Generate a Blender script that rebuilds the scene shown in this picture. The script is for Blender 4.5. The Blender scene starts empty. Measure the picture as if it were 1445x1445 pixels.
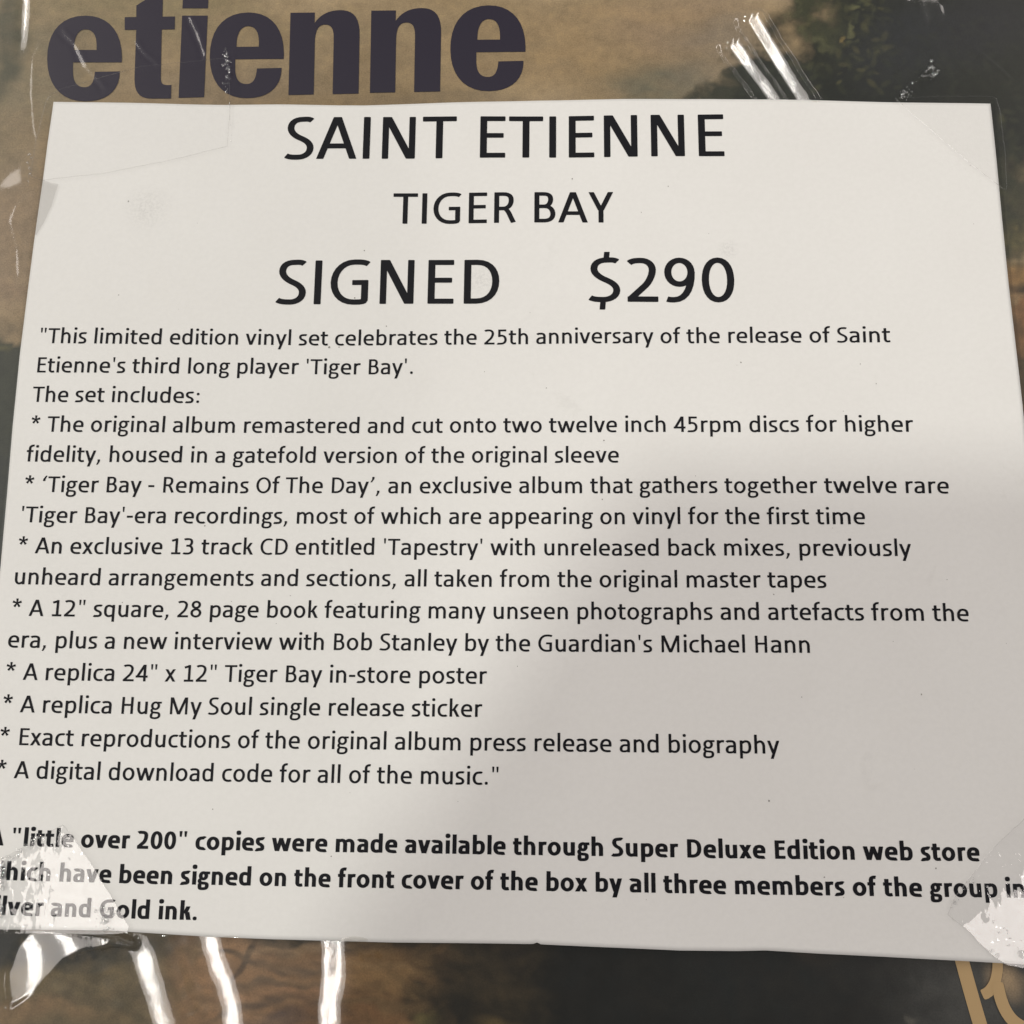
import bpy, bmesh, math, random
import numpy as np
from mathutils import Vector, Matrix, noise
from mathutils.geometry import delaunay_2d_cdt

# ------------------------------------------------------------------ camera, world, lamps, exposure
EM = 0.0055                      # one em of the sheet's body type, in metres
FPX, IMG = 1500.0, 1445.0
CAM = np.array([20.8154511361, -15.0003528976, 40.1796945285])
ROT = np.array([[0.9992789995, 0.009677977, -0.0367126395],
                [0.0021941345, -0.9800703586, -0.1986385611],
                [-0.0379033892, 0.1984147901, -0.9793849622]])
sc = bpy.context.scene
COL = sc.collection
cam_d = bpy.data.cameras.new('camera')
cam_d.sensor_width = 36
cam_d.lens = 36 * FPX / IMG
cam_d.clip_start = 0.002
cam_d.clip_end = 50
cam = bpy.data.objects.new('camera', cam_d)
m3 = Matrix((ROT[0], -ROT[1], -ROT[2])).transposed()
cam.matrix_world = Matrix.Translation(Vector(CAM * EM)) @ m3.to_4x4()
COL.objects.link(cam)
sc.camera = cam
cam_d.dof.use_dof = False

world = bpy.data.worlds.new('World')
sc.world = world
world.use_nodes = True
world.node_tree.nodes['Background'].inputs[0].default_value = (0.97, 0.98, 0.97, 1)
world.node_tree.nodes['Background'].inputs[1].default_value = 0.13

sc.view_settings.view_transform = 'Standard'
sc.view_settings.look = 'None'
sc.view_settings.gamma = 1
sc.view_settings.exposure = 0.01

CEIL = 400.0                     # height of the lamps above the sheet, in em (2.2 m)
ROW_L, ROW_R, ROW_W, ROW_LEN = -320.0, 350.0, 96.0, 880.0   # troffer rows left and right
TUBE_L, TUBE_R = ROW_L - 12, ROW_R + 12                       # the bare tubes in them
VEIL_L, VEIL_R = ROW_L + 26, ROW_R - 26

def area_lamp(name, x, y, z, w, l, radiance, color, aim=None, shape='RECTANGLE'):
    d = bpy.data.lights.new(name, 'AREA')
    d.shape = shape
    d.size = w * EM
    d.size_y = l * EM
    a = (w * EM) * (l * EM) * (1 if shape == 'RECTANGLE' else math.pi / 4)
    d.energy = radiance * math.pi * a
    d.color = color
    o = bpy.data.objects.new(name, d)
    o.location = (x * EM, y * EM, z * EM)
    COL.objects.link(o)
    return o
area_lamp('ceiling_light_row', ROW_L, 150, CEIL, ROW_W, ROW_LEN, 4.1, (1.0, 0.925, 0.865))
area_lamp('ceiling_light_row', ROW_R, 150, CEIL, ROW_W, ROW_LEN, 3.7, (1.0, 0.92, 0.87))
area_lamp('light_tube', TUBE_L, 150, CEIL - 3, 24, ROW_LEN, 19, (1.0, 0.965, 0.915))
area_lamp('light_tube', TUBE_R, 150, CEIL - 3, 20, ROW_LEN, 12, (1.0, 0.955, 0.915))
KX, KY = -0.10, 0.15
area_lamp('ceiling_spot', 19 + CEIL * KX, -8 + CEIL * KY, CEIL, 37, 37, 132, (0.98, 0.99, 0.91), shape='DISK')

# ------------------------------------------------------------------ helpers
rnd = random.Random(7)

def unp(u, v, z=0.0):
    """where the sight line through photo pixel (u, v) meets the height z (em)"""
    d = ROT.T @ np.array([(u - IMG / 2) / FPX, (v - IMG / 2) / FPX, 1.0])
    s = (z - CAM[2]) / d[2]
    return (CAM + s * d)[:2]

def unps(pts, z=0.0):
    return [unp(u, v, z) for u, v in pts]

def tag(o, label=None, cat=None, kind=None, group=None):
    if label: o['label'] = label
    if cat: o['category'] = cat
    if kind: o['kind'] = kind
    if group: o['group'] = group
    return o

def empty(name, loc, label, cat, group=None):
    o = bpy.data.objects.new(name, None)
    o.location = loc
    o.empty_display_size = 0.01
    COL.objects.link(o)
    return tag(o, label, cat, None, group)

def mesh_obj(name, verts, faces, mat, parent=None, smooth=False):
    """verts in em units of the sheet plane"""
    me = bpy.data.meshes.new(name)
    v = np.asarray(verts, dtype=np.float64) * EM
    if isinstance(faces, np.ndarray):
        nf, k = faces.shape
        me.vertices.add(len(v)); me.vertices.foreach_set('co', v.astype(np.float32).ravel())
        me.loops.add(nf * k); me.loops.foreach_set('vertex_index', faces.astype(np.int32).ravel())
        me.polygons.add(nf)
        me.polygons.foreach_set('loop_start', np.arange(0, nf * k, k, dtype=np.int32))
        me.polygons.foreach_set('loop_total', np.full(nf, k, dtype=np.int32))
        me.update(calc_edges=True)
    else:
        me.from_pydata([tuple(a) for a in v], [], faces)
        me.update()
    me.materials.append(mat)
    if smooth:
        me.polygons.foreach_set('use_smooth', np.ones(len(me.polygons), dtype=bool))
    o = bpy.data.objects.new(name, me)
    COL.objects.link(o)
    if parent is not None:
        o.parent = parent
        o.matrix_parent_inverse = Matrix.Translation(-Vector(parent.location))
    return o

def box_mesh(x0, x1, y0, y1, z0, z1):
    v = [(x, y, z) for z in (z0, z1) for y in (y0, y1) for x in (x0, x1)]
    f = [(0, 2, 3, 1), (4, 5, 7, 6), (0, 1, 5, 4), (1, 3, 7, 5), (3, 2, 6, 7), (2, 0, 4, 6)]
    return v, f

def grid_faces(nx, ny):
    i = np.arange(nx - 1)[None, :] + nx * np.arange(ny - 1)[:, None]
    i = i.ravel()
    return np.stack([i, i + 1, i + nx + 1, i + nx], 1)

def new_mat(name):
    m = bpy.data.materials.new(name)
    m.use_nodes = True
    nt = m.node_tree
    return m, nt, nt.nodes, nt.links

def principled(name, color, rough=0.5, spec=0.5, **kw):
    m, nt, N, L = new_mat(name)
    b = N['Principled BSDF']
    b.inputs['Base Color'].default_value = (*color, 1)
    b.inputs['Roughness'].default_value = rough
    b.inputs['Specular IOR Level'].default_value = spec
    for k, v in kw.items():
        b.inputs[k].default_value = v
    return m

def math_node(N, L, op, a, b=None, c=None, clamp=False):
    n = N.new('ShaderNodeMath'); n.operation = op; n.use_clamp = clamp
    for i, x in enumerate((a, b, c)):
        if x is None: continue
        if isinstance(x, (int, float)): n.inputs[i].default_value = x
        else: L.new(x, n.inputs[i])
    return n.outputs[0]

def srgb(r, g, b):
    f = lambda c: ((c / 255) / 12.92) if c / 255 <= 0.04045 else (((c / 255) + 0.055) / 1.055) ** 2.4
    return (f(r), f(g), f(b))

def noise_node(N, L, vec, scale, detail=3, rough=0.5, dist=0.0):
    n = N.new('ShaderNodeTexNoise')
    n.inputs['Scale'].default_value = scale
    n.inputs['Detail'].default_value = detail
    n.inputs['Roughness'].default_value = rough
    n.inputs['Distortion'].default_value = dist
    if vec is not None: L.new(vec, n.inputs['Vector'])
    return n

def ramp(N, L, fac, stops):
    r = N.new('ShaderNodeValToRGB')
    el = r.color_ramp.elements
    while len(el) < len(stops): el.new(0.5)
    for e, (p, c) in zip(el, stops):
        e.position = p; e.color = (*c, 1) if len(c) == 3 else c
    L.new(fac, r.inputs[0])
    return r.outputs[0]

def mixcol(N, L, fac, a, b, mode='MIX'):
    n = N.new('ShaderNodeMix'); n.data_type = 'RGBA'; n.blend_type = mode
    for x, i in ((fac, 0), (a, 6), (b, 7)):
        if isinstance(x, (int, float)): n.inputs[i].default_value = x
        elif isinstance(x, tuple): n.inputs[i].default_value = (*x, 1)
        else: L.new(x, n.inputs[i])
    return n.outputs[2]

# ------------------------------------------------------------------ materials
def make_paper():
    m, nt, N, L = new_mat('white_office_paper')
    b = N['Principled BSDF']
    geo = N.new('ShaderNodeNewGeometry').outputs['Position']
    n1 = noise_node(N, L, geo, 28, 4, 0.6)
    c = ramp(N, L, n1.outputs[0], [(0.3, (0.80, 0.780, 0.757)), (0.7, (0.825, 0.808, 0.786))])
    n2 = noise_node(N, L, geo, 900, 3, 0.6)
    c = mixcol(N, L, 0.10, c, ramp(N, L, n2.outputs[0], [(0.35, (0.70, 0.68, 0.65)), (0.65, (0.9, 0.88, 0.85))]))
    # faint grey handling marks
    n3 = noise_node(N, L, geo, 75, 5, 0.7, 0.6)
    n4 = noise_node(N, L, geo, 14, 2, 0.5)
    f = math_node(N, L, 'MULTIPLY', ramp(N, L, n3.outputs[0], [(0.60, (0, 0, 0)), (0.80, (1, 1, 1))]),
                  ramp(N, L, n4.outputs[0], [(0.5, (0, 0, 0)), (0.68, (1, 1, 1))]))
    f = math_node(N, L, 'MULTIPLY', f, 0.30)
    c = mixcol(N, L, f, c, (0.50, 0.48, 0.45))
    # smudge left of the headline
    def smudge(px, r, k, c):
        q = unp(*px) * EM
        vm = N.new('ShaderNodeVectorMath'); vm.operation = 'DISTANCE'
        L.new(geo, vm.inputs[0]); vm.inputs[1].default_value = (q[0], q[1], 0)
        d = math_node(N, L, 'DIVIDE', vm.outputs['Value'], r * EM)
        d = math_node(N, L, 'SUBTRACT', 1.0, d, clamp=True)
        nn = noise_node(N, L, geo, 1500, 3, 0.7)
        d = math_node(N, L, 'MULTIPLY', d, ramp(N, L, nn.outputs[0], [(0.42, (0, 0, 0)), (0.62, (1, 1, 1))]))
        return mixcol(N, L, math_node(N, L, 'MULTIPLY', d, k), c, (0.35, 0.34, 0.33))
    c = smudge((208, 294), 1.2, 0.24, c)
    c = smudge((1028, 352), 0.5, 0.3, c)
    c = smudge((680, 395), 0.8, 0.3, c)
    L.new(c, b.inputs['Base Color'])
    b.inputs['Roughness'].default_value = 0.62
    b.inputs['Specular IOR Level'].default_value = 0.25
    bp = N.new('ShaderNodeBump'); bp.inputs['Strength'].default_value = 0.12; bp.inputs['Distance'].default_value = 0.0003
    L.new(n2.outputs[0], bp.inputs['Height']); L.new(bp.outputs[0], b.inputs['Normal'])
    return m

def thin_fresnel(N, L, f0):
    """reflectance of a thin clear sheet, the same from both sides"""
    geo = N.new('ShaderNodeNewGeometry')
    vm = N.new('ShaderNodeVectorMath'); vm.operation = 'DOT_PRODUCT'
    L.new(geo.outputs['Incoming'], vm.inputs[0]); L.new(geo.outputs['Normal'], vm.inputs[1])
    c = math_node(N, L, 'ABSOLUTE', vm.outputs['Value'])
    k = math_node(N, L, 'POWER', math_node(N, L, 'SUBTRACT', 1.0, c, clamp=True), 5.0)
    return math_node(N, L, 'MULTIPLY_ADD', k, 1 - f0, f0)

def make_film(name, rough=0.062, tint=(0.985, 0.98, 0.965), gain=1.9, ior=1.5, scratch=True):
    m, nt, N, L = new_mat(name)
    N.remove(N['Principled BSDF'])
    out = N['Material Output']
    tr = N.new('ShaderNodeBsdfTransparent'); tr.inputs[0].default_value = (*tint, 1)
    gl = N.new('ShaderNodeBsdfGlossy'); gl.inputs['Roughness'].default_value = rough
    f = math_node(N, L, 'MULTIPLY', thin_fresnel(N, L, 0.042), gain, clamp=True)
    if scratch:
        geo = N.new('ShaderNodeNewGeometry').outputs['Position']
        n = noise_node(N, L, geo, 260, 4, 0.65, 0.3)
        bp = N.new('ShaderNodeBump'); bp.inputs['Strength'].default_value = 0.05; bp.inputs['Distance'].default_value = 0.0004
        L.new(n.outputs[0], bp.inputs['Height']); L.new(bp.outputs[0], gl.inputs['Normal'])
        n2 = noise_node(N, L, geo, 700, 2, 0.5)
        r = math_node(N, L, 'MULTIPLY_ADD', n2.outputs[0], 0.08, rough - 0.03)
        L.new(r, gl.inputs['Roughness'])
    # a little of the sheen is scattered wider by the haze of the plastic
    hz = N.new('ShaderNodeBsdfGlossy'); hz.inputs['Roughness'].default_value = min(1.0, rough + 0.26)
    both = N.new('ShaderNodeMixShader'); both.inputs[0].default_value = 0.15
    L.new(gl.outputs[0], both.inputs[1]); L.new(hz.outputs[0], both.inputs[2])
    mx = N.new('ShaderNodeMixShader')
    L.new(f, mx.inputs[0]); L.new(tr.outputs[0], mx.inputs[1]); L.new(both.outputs[0], mx.inputs[2])
    L.new(mx.outputs[0], out.inputs[0])
    return m

def make_cover():
    """the printed picture: its colours lie in the mesh, the shader adds canvas grain"""
    m, nt, N, L = new_mat('printed_landscape')
    b = N['Principled BSDF']
    geo = N.new('ShaderNodeNewGeometry').outputs['Position']
    at = N.new('ShaderNodeAttribute'); at.attribute_name = 'print'
    c = at.outputs['Color']
    g1 = noise_node(N, L, geo, 420, 4, 0.7)
    c = mixcol(N, L, 0.36, c, ramp(N, L, g1.outputs[0], [(0.25, (0.25, 0.24, 0.22)), (0.5, (0.5, 0.5, 0.5)), (0.8, (0.80, 0.78, 0.70))]), 'OVERLAY')
    g2 = noise_node(N, L, geo, 3000, 2, 0.5)
    c = mixcol(N, L, 0.35, c, ramp(N, L, g2.outputs[0], [(0.3, (0.3, 0.3, 0.3)), (0.7, (0.7, 0.7, 0.7))]), 'OVERLAY')
    L.new(c, b.inputs['Base Color'])
    b.inputs['Roughness'].default_value = 0.45
    b.inputs['Specular IOR Level'].default_value = 0.3
    return m

def value_noise(x, y, seed):
    r = np.random.RandomState(seed).rand(257, 257)
    xi, yi = np.floor(x).astype(int), np.floor(y).astype(int)
    fx, fy = x - xi, y - yi
    fx, fy = fx * fx * (3 - 2 * fx), fy * fy * (3 - 2 * fy)
    a, b, c, d = r[yi % 256, xi % 256], r[yi % 256, (xi + 1) % 256], r[(yi + 1) % 256, xi % 256], r[(yi + 1) % 256, (xi + 1) % 256]
    return (a * (1 - fx) + b * fx) * (1 - fy) + (c * (1 - fx) + d * fx) * fy

def fbm(x, y, size, octaves, seed, gain=0.5):
    t, k, a = 0.0, 0.0, 1.0
    for o in range(octaves):
        t = t + a * value_noise(x / size * 2 ** o + 31.7 * o, y / size * 2 ** o + 11.3 * o, seed + o); k += a; a *= gain
    return t / k - 0.5

def paint(GX, GY):
    """colour of the print over the cover: sky, tree, fields laid in as soft patches, then brush dabs"""
    X1 = GX + 2.2 * fbm(GX, GY, 3.3, 4, 3); Y1 = GY + 2.2 * fbm(GX, GY, 3.3, 4, 13)
    X2 = X1 + 2.6 * fbm(GX, GY, 1.3, 4, 23, .65); Y2 = Y1 + 2.6 * fbm(GX, GY, 1.3, 4, 33, .65)
    f = np.clip(fbm(GX, GY * 1.5, 5.0, 4, 43) * 2.2 + .5, 0, 1)[..., None]
    a, b, c = (np.array(COV[k]) for k in ('sky_a', 'sky_b', 'sky_c'))
    C_ = np.where(f < .5, a + (b - a) * f * 2, b + (c - b) * (f * 2 - 1))
    def lay(cx, cy, rx, ry, rot, soft, col, XX, YY, op, sl):
        r = math.radians(-rot); dx, dy = XX[sl] - cx, YY[sl] - cy
        u = (dx * math.cos(r) + dy * math.sin(r)) / rx; w = (-dx * math.sin(r) + dy * math.cos(r)) / ry
        d = np.sqrt(u * u + w * w)
        k = np.clip((1 + soft - d) / (2 * soft), 0, 1); k = (k * k * (3 - 2 * k) * op)[..., None]
        C_[sl] = C_[sl] * (1 - k) + np.array(col) * k
    full = (slice(None), slice(None))
    for (px, py, rx, ry, rot, soft, col, leafy, op) in PATCHES:
        q = unp(px, py, -0.3)
        lay(q[0], q[1], rx / 33, ry / 33, rot, soft, srgb(*col), X2 if leafy else X1, Y2 if leafy else Y1, op, full)
    # brush dabs: (photo box, count, length, width, angle, spread, colours)
    R = random.Random(21)
    def local(q, r):
        i0, i1 = np.searchsorted(xs, (q[0] - r, q[0] + r)); j0, j1 = np.searchsorted(ys, (q[1] - r, q[1] + r))
        return (slice(j0, j1), slice(i0, i1))
    DABS = [
        ((1110, -10, 1280, 130), 170, 6, 3, 0, 80, [(70, 72, 46), (88, 88, 54), (52, 56, 38), (40, 44, 34), (104, 100, 62)], .5),
        ((1010, 60, 1130, 140), 200, 5, 3, 0, 80, [(48, 52, 44), (58, 62, 50), (40, 44, 38)], .5),
        ((1150, 20, 1480, 145), 260, 6, 3, 0, 80, [(42, 44, 36), (50, 52, 44), (34, 36, 30), (56, 58, 44)], .35),
        ((1395, 150, 1445, 380), 200, 7, 4, 0, 80, [(60, 64, 46), (40, 44, 36), (78, 78, 52), (34, 38, 32)], .5),
        ((1410, 370, 1445, 600), 160, 9, 4, 0, 40, [(126, 98, 62), (84, 64, 42), (58, 48, 34), (110, 80, 52)], .5),
        ((0, 480, 60, 800), 160, 8, 5, 90, 40, [(58, 62, 50), (48, 52, 44), (66, 68, 54)], .4),
        ((-20, 1320, 310, 1460), 330, 11, 4, 0, 60, [(92, 80, 58), (74, 66, 48), (112, 94, 68), (58, 52, 40), (100, 86, 60)], .35),
        ((270, 1320, 500, 1460), 220, 22, 3, 6, 14, [(132, 104, 76), (108, 84, 60), (94, 76, 60), (150, 120, 88), (82, 68, 56)], .38),
        ((470, 1320, 640, 1460), 200, 13, 4, -10, 30, [(118, 92, 58), (90, 70, 46), (140, 112, 72), (70, 58, 40)], .36),
        ((590, 1320, 790, 1460), 220, 13, 5, 10, 50, [(56, 48, 34), (40, 36, 28), (74, 62, 42), (28, 26, 22)], .4),
        ((760, 1340, 1340, 1445), 420, 16, 8, 0, 60, [(30, 29, 26), (24, 25, 24), (36, 34, 30), (28, 32, 32)], .4),
        ((0, 0, 1030, 140), 900, 26, 7, 0, 22, [(150, 128, 98), (136, 118, 90), (162, 138, 104), (128, 112, 84)], .22),
        ((0, 140, 70, 480), 200, 24, 7, 0, 30, [(140, 120, 94), (122, 106, 84), (150, 128, 98)], .22),
    ]
    for (x0, y0, x1, y1), n, ln, wd, ang, spr, cols, op in DABS:
        for _ in range(n):
            q = unp(x0 + (x1 - x0) * R.betavariate(1.6, 1.6), y0 + (y1 - y0) * R.betavariate(1.3, 1.3), -0.3)
            k = R.uniform(.6, 1.5)
            lay(q[0], q[1], ln * k / 33, wd * k / 33, ang + R.gauss(0, spr), .5, srgb(*R.choice(cols)), GX, GY, op * .62 * R.uniform(.3, 1), local(q, ln * k * 1.7 / 33 + .1))
    lum = C_.mean(-1, keepdims=True)
    return (lum + (C_ - lum) * .92) * 1.1

COV = dict(sky_a=srgb(142, 120, 86), sky_b=srgb(158, 136, 102), sky_c=srgb(170, 148, 116))
# px, py, rx, ry (photo pixels), rotation, softness, colour, leafy edge, opacity
PATCHES = [
    # greyer clouded sky
    (60, 90, 90, 80, 0, 0.6, (123, 113, 90), 0, 0.8), (5, 60, 26, 90, 0, 0.5, (73, 73, 57), 0, 0.9),
    (200, 10, 150, 40, 0, 0.7, (139, 127, 94), 0, 0.7), (330, 120, 120, 40, 0, 0.7, (132, 116, 97), 0, 0.5),
    (30, 330, 60, 110, 0, 0.6, (144, 123, 99), 0, 0.9), (30, 200, 40, 60, 0, 0.6, (123, 111, 87), 0, 0.6),
    (820, 60, 200, 60, 0, 0.7, (163, 137, 99), 0, 0.8),
    (960, 40, 90, 60, 0, 0.7, (149, 127, 104), 0, 0.7),
    (930, 125, 70, 34, -8, 0.5, (99, 99, 85), 0, 0.85), (1010, 80, 70, 60, 0, 0.6, (132, 120, 104), 0, 0.7),
    # dark tree, upper right
    (1310, 90, 200, 190, 0, 0.16, (35, 37, 29), 1, 1.0), (1200, 190, 160, 120, 0, 0.2, (31, 34, 29), 1, 1.0),
    (1040, 132, 70, 30, -22, 0.3, (48, 52, 44), 1, 0.95), (1090, 125, 60, 42, -20, 0.3, (40, 43, 37), 1, 1.0),
    (1165, 30, 30, 40, 0, 0.6, (68, 70, 46), 1, 0.6), (1204, 17, 9, 6, 0, 0.6, (116, 116, 76), 1, 0.8), (1218, 34, 6, 4, 0, 0.6, (84, 86, 56), 1, 0.8), (1232, 54, 5, 4, 0, 0.6, (78, 80, 54), 1, 0.7), (1178, 50, 9, 5, 0, 0.6, (92, 92, 60), 1, 0.7), (1154, 62, 12, 6, 0, 0.6, (86, 86, 56), 1, 0.7), (1224, 4, 12, 5, 0, 0.6, (72, 76, 50), 1, 0.7),
    (1196, 32, 7, 7, 0, 0.5, (156, 132, 73), 1, 0.7), (1150, 45, 26, 12, 20, 0.6, (87, 87, 59), 1, 0.8),
    (1290, 60, 90, 60, 0, 0.8, (42, 44, 48), 0, 0.9), (1400, 40, 70, 50, 0, 0.8, (40, 40, 44), 0, 0.8),
    (1340, 190, 160, 60, 0, 0.6, (28, 29, 27), 0, 0.7),
    (1435, 290, 50, 60, 0, 0.4, (46, 50, 39), 1, 0.9), (1432, 360, 34, 30, 0, 0.4, (31, 34, 29), 1, 0.9),
    (1443, 355, 12, 22, 0, 0.5, (109, 99, 64), 1, 0.8), (1445, 395, 60, 14, 0, 0.4, (151, 116, 68), 0, 0.95),
    (1438, 425, 24, 13, 0, 0.4, (44, 39, 31), 1, 0.95), (1450, 470, 40, 34, 0, 0.4, (132, 92, 57), 1, 0.95),
    (1455, 540, 40, 50, 0, 0.4, (61, 53, 37), 1, 0.9),
    # left margin below the sky
    (20, 640, 70, 175, 0, 0.06, (52, 55, 46), 1, 1.0), (8, 486, 30, 10, 0, 0.5, (99, 94, 59), 1, 0.7),
    (0, 800, 60, 160, 0, 0.3, (44, 48, 46), 0, 0.8),
    # bottom band : one dark mass, then earth tones left of centre
    (750, 1420, 900, 170, 0, 0.12, (24, 23, 20), 0, 1.0),
    (120, 1400, 170, 90, 0, 0.3, (104, 90, 64), 0, 1.0), (60, 1330, 160, 20, 0, 0.5, (37, 39, 39), 0, 0.95),
    (110, 1375, 20, 16, 0, 0.7, (57, 52, 39), 1, 0.6), (40, 1432, 90, 16, 0, 0.7, (132, 104, 73), 0, 0.7),
    (270, 1350, 40, 40, 0, 0.5, (123, 94, 71), 0, 0.9), (276, 1385, 12, 60, 12, 0.5, (40, 39, 39), 0, 0.9),
    (395, 1390, 150, 62, 0, 0.25, (135, 104, 73), 0, 1.0), (340, 1400, 50, 60, 0, 0.4, (142, 109, 78), 0, 1.0),
    (400, 1335, 44, 22, -10, 0.35, (50, 53, 50), 0, 0.95), (352, 1370, 3, 42, 38, 0.5, (55, 46, 40), 0, 0.9),
    (420, 1380, 60, 5, -4, 0.6, (92, 80, 68), 0, 0.8), (430, 1440, 110, 9, -8, 0.5, (83, 73, 73), 0, 0.85),
    (440, 1410, 80, 8, -3, 0.7, (151, 113, 83), 0, 0.8),
    (530, 1355, 70, 20, 0, 0.5, (99, 78, 57), 0, 0.95), (560, 1340, 150, 16, 0, 0.5, (59, 50, 39), 0, 0.9),
    (530, 1405, 66, 34, 12, 0.40, (144, 110, 68), 0, 1.0), (500, 1440, 70, 22, 0, 0.4, (123, 90, 57), 0, 1.0),
    (575, 1424, 30, 16, 0, 0.4, (46, 42, 29), 0, 0.9), (590, 1436, 22, 8, 0, 0.4, (116, 111, 61), 0, 0.9),
    (580, 1408, 14, 6, 20, 0.5, (57, 52, 37), 1, 0.9),
    (660, 1370, 90, 40, 0, 0.7, (52, 44, 33), 0, 0.8), (640, 1430, 40, 40, 0, 0.5, (24, 24, 20), 0, 0.9),
    (730, 1400, 34, 60, 0, 0.6, (53, 46, 31), 0, 0.8), (700, 1437, 26, 8, 6, 0.4, (109, 90, 52), 0, 0.9),
    (715, 1350, 24, 20, 0, 0.6, (48, 40, 33), 0, 0.7), (690, 1400, 44, 8, 14, 0.6, (61, 52, 35), 0, 0.7),
    (900, 1400, 150, 100, 0, 0.3, (23, 23, 20), 0, 0.9), (1040, 1360, 60, 40, 0, 0.6, (25, 29, 29), 0, 0.8),
    (1152, 1352, 36, 20, 0, 0.25, (59, 48, 37), 0, 0.9), (1270, 1365, 70, 34, 0, 0.8, (48, 42, 39), 0, 0.8),
    (1250, 1390, 60, 20, 0, 0.8, (44, 44, 42), 0, 0.7), (1390, 1410, 90, 60, 0, 0.7, (73, 73, 71), 0, 0.85),
    (1425, 1390, 16, 22, -20, 0.8, (203, 172, 130), 0, 0.55), (1305, 1427, 8, 3, 10, 0.6, (109, 106, 97), 0, 0.7),
    # brushy strokes and furrows
    (330, 1372, 34, 3, 22, 0.6, (70, 60, 50), 0, 0.8), (380, 1402, 60, 4, -6, 0.6, (92, 80, 66), 0, 0.8), (360, 1425, 50, 4, -10, 0.6, (76, 66, 58), 0, 0.8),
    (415, 1357, 56, 4, -12, 0.6, (146, 120, 90), 0, 0.7), (110, 1352, 40, 8, 0, 0.7, (66, 62, 50), 0, 0.7), (150, 1420, 50, 8, 4, 0.7, (80, 72, 54), 0, 0.6),
    (70, 1390, 24, 8, 30, 0.7, (122, 108, 82), 0, 0.5), (200, 1390, 26, 12, -20, 0.7, (74, 66, 50), 0, 0.6), (530, 1385, 44, 4, 8, 0.6, (150, 122, 84), 0, 0.6),
    (560, 1408, 26, 3, 30, 0.6, (92, 74, 48), 0, 0.7), (515, 1425, 50, 4, -4, 0.6, (104, 84, 56), 0, 0.7), (610, 1350, 60, 6, 8, 0.7, (72, 62, 46), 0, 0.6),
    (660, 1395, 50, 5, -14, 0.7, (66, 56, 40), 0, 0.6), (690, 1365, 30, 4, 60, 0.7, (58, 50, 38), 0, 0.6), (268, 1340, 20, 18, 0, 0.6, (112, 92, 70), 0, 0.8),
    # calmer accents in the sky
    (640, 140, 160, 12, 0, 0.7, (120, 104, 82), 0, 0.5), (450, 40, 140, 10, -4, 0.8, (150, 132, 98), 0, 0.5), (880, 20, 120, 10, 3, 0.8, (170, 142, 104), 0, 0.5),
    (30, 410, 40, 12, 0, 0.7, (134, 112, 90), 0, 0.6), (25, 455, 40, 10, 0, 0.7, (112, 98, 76), 0, 0.6),
]
M_PAPER = make_paper()
M_INK = principled('black_toner', (0.008, 0.008, 0.011), 0.6, 0.15)
M_COVER = make_cover()
M_SIDE = principled('box_side_board', (0.035, 0.036, 0.030), 0.5)
M_TITLE = principled('aubergine_print', srgb(37, 29, 50), 0.45, 0.3)
M_GOLD = principled('gold_marker_ink', srgb(200, 168, 120), 0.42, 0.5)
M_FILM = make_film('clear_polythene_film')
M_BUBBLE = make_film('bubble_film', rough=0.05, tint=(0.93, 0.93, 0.93), gain=4.0, scratch=False)
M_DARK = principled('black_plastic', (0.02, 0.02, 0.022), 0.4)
M_TABLE = principled('dark_table_top', (0.05, 0.045, 0.04), 0.5)

# ------------------------------------------------------------------ setting
Z_COVER = -0.30
BX0, BX1, BY0, BY1 = -7.0, 50.3, -35.5, 21.8
v, f = box_mesh(-150, 190, -150, 150, -8.0, -6.3)
tag(mesh_obj('table_top', v, f, M_TABLE), kind='structure')

# ------------------------------------------------------------------ record box
box = empty('record_box', (22 * EM, -7 * EM, -6.3 * EM),
            'boxed record set with a dark landscape print and big purple lettering, lying under the sheet', 'box set')
v, f = box_mesh(BX0 + .02, BX1 - .02, BY0 + .02, BY1 - .02, -6.3, Z_COVER - 0.02)
side = mesh_obj('box_body', v, f, M_SIDE, box)
xs = np.concatenate([np.arange(BX0 - .3, -4, .4), np.arange(-4, 42, .055), np.arange(42, BX1 + .5, .4)])
ys = np.concatenate([np.arange(BY0 - .3, -27.5, .4), np.arange(-27.5, -21.3, .055), np.arange(-21.3, 9.5, .16), np.arange(9.5, 17, .055), np.arange(17, BY1 + .5, .4)])
GX, GY = np.meshgrid(xs, ys)
inx = (xs > BX0) & (xs < BX1); iny = (ys > BY0) & (ys < BY1)
CX_, CY_ = GX[iny][:, inx], GY[iny][:, inx]
cover = mesh_obj('front_cover', np.c_[CX_.ravel(), CY_.ravel(), np.full(CX_.size, Z_COVER)], grid_faces(CX_.shape[1], CX_.shape[0]), M_COVER, box)
PRINT = paint(GX, GY)[iny][:, inx].reshape(-1, 3)
att = cover.data.color_attributes.new('print', 'FLOAT_COLOR', 'POINT')
att.data.foreach_set('color', np.c_[np.clip(PRINT, 0, 1), np.ones(len(PRINT))].astype(np.float32).ravel())

def bez(p0, p1, p2, p3, n=10):
    t = np.linspace(0, 1, n + 1)[1:, None]
    p0, p1, p2, p3 = map(np.array, (p0, p1, p2, p3))
    return list((1 - t) ** 3 * p0 + 3 * (1 - t) ** 2 * t * p1 + 3 * (1 - t) * t * t * p2 + t ** 3 * p3)

def path(cmds, n=9):
    """[('M',x,y),('L',x,y),('C',x1,y1,x2,y2,x,y)] -> points"""
    pts = []
    for c in cmds:
        if c[0] in 'ML': pts.append(np.array(c[1:3], float))
        else: pts += bez(pts[-1], c[1:3], c[3:5], c[5:7], n)
    return pts

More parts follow.
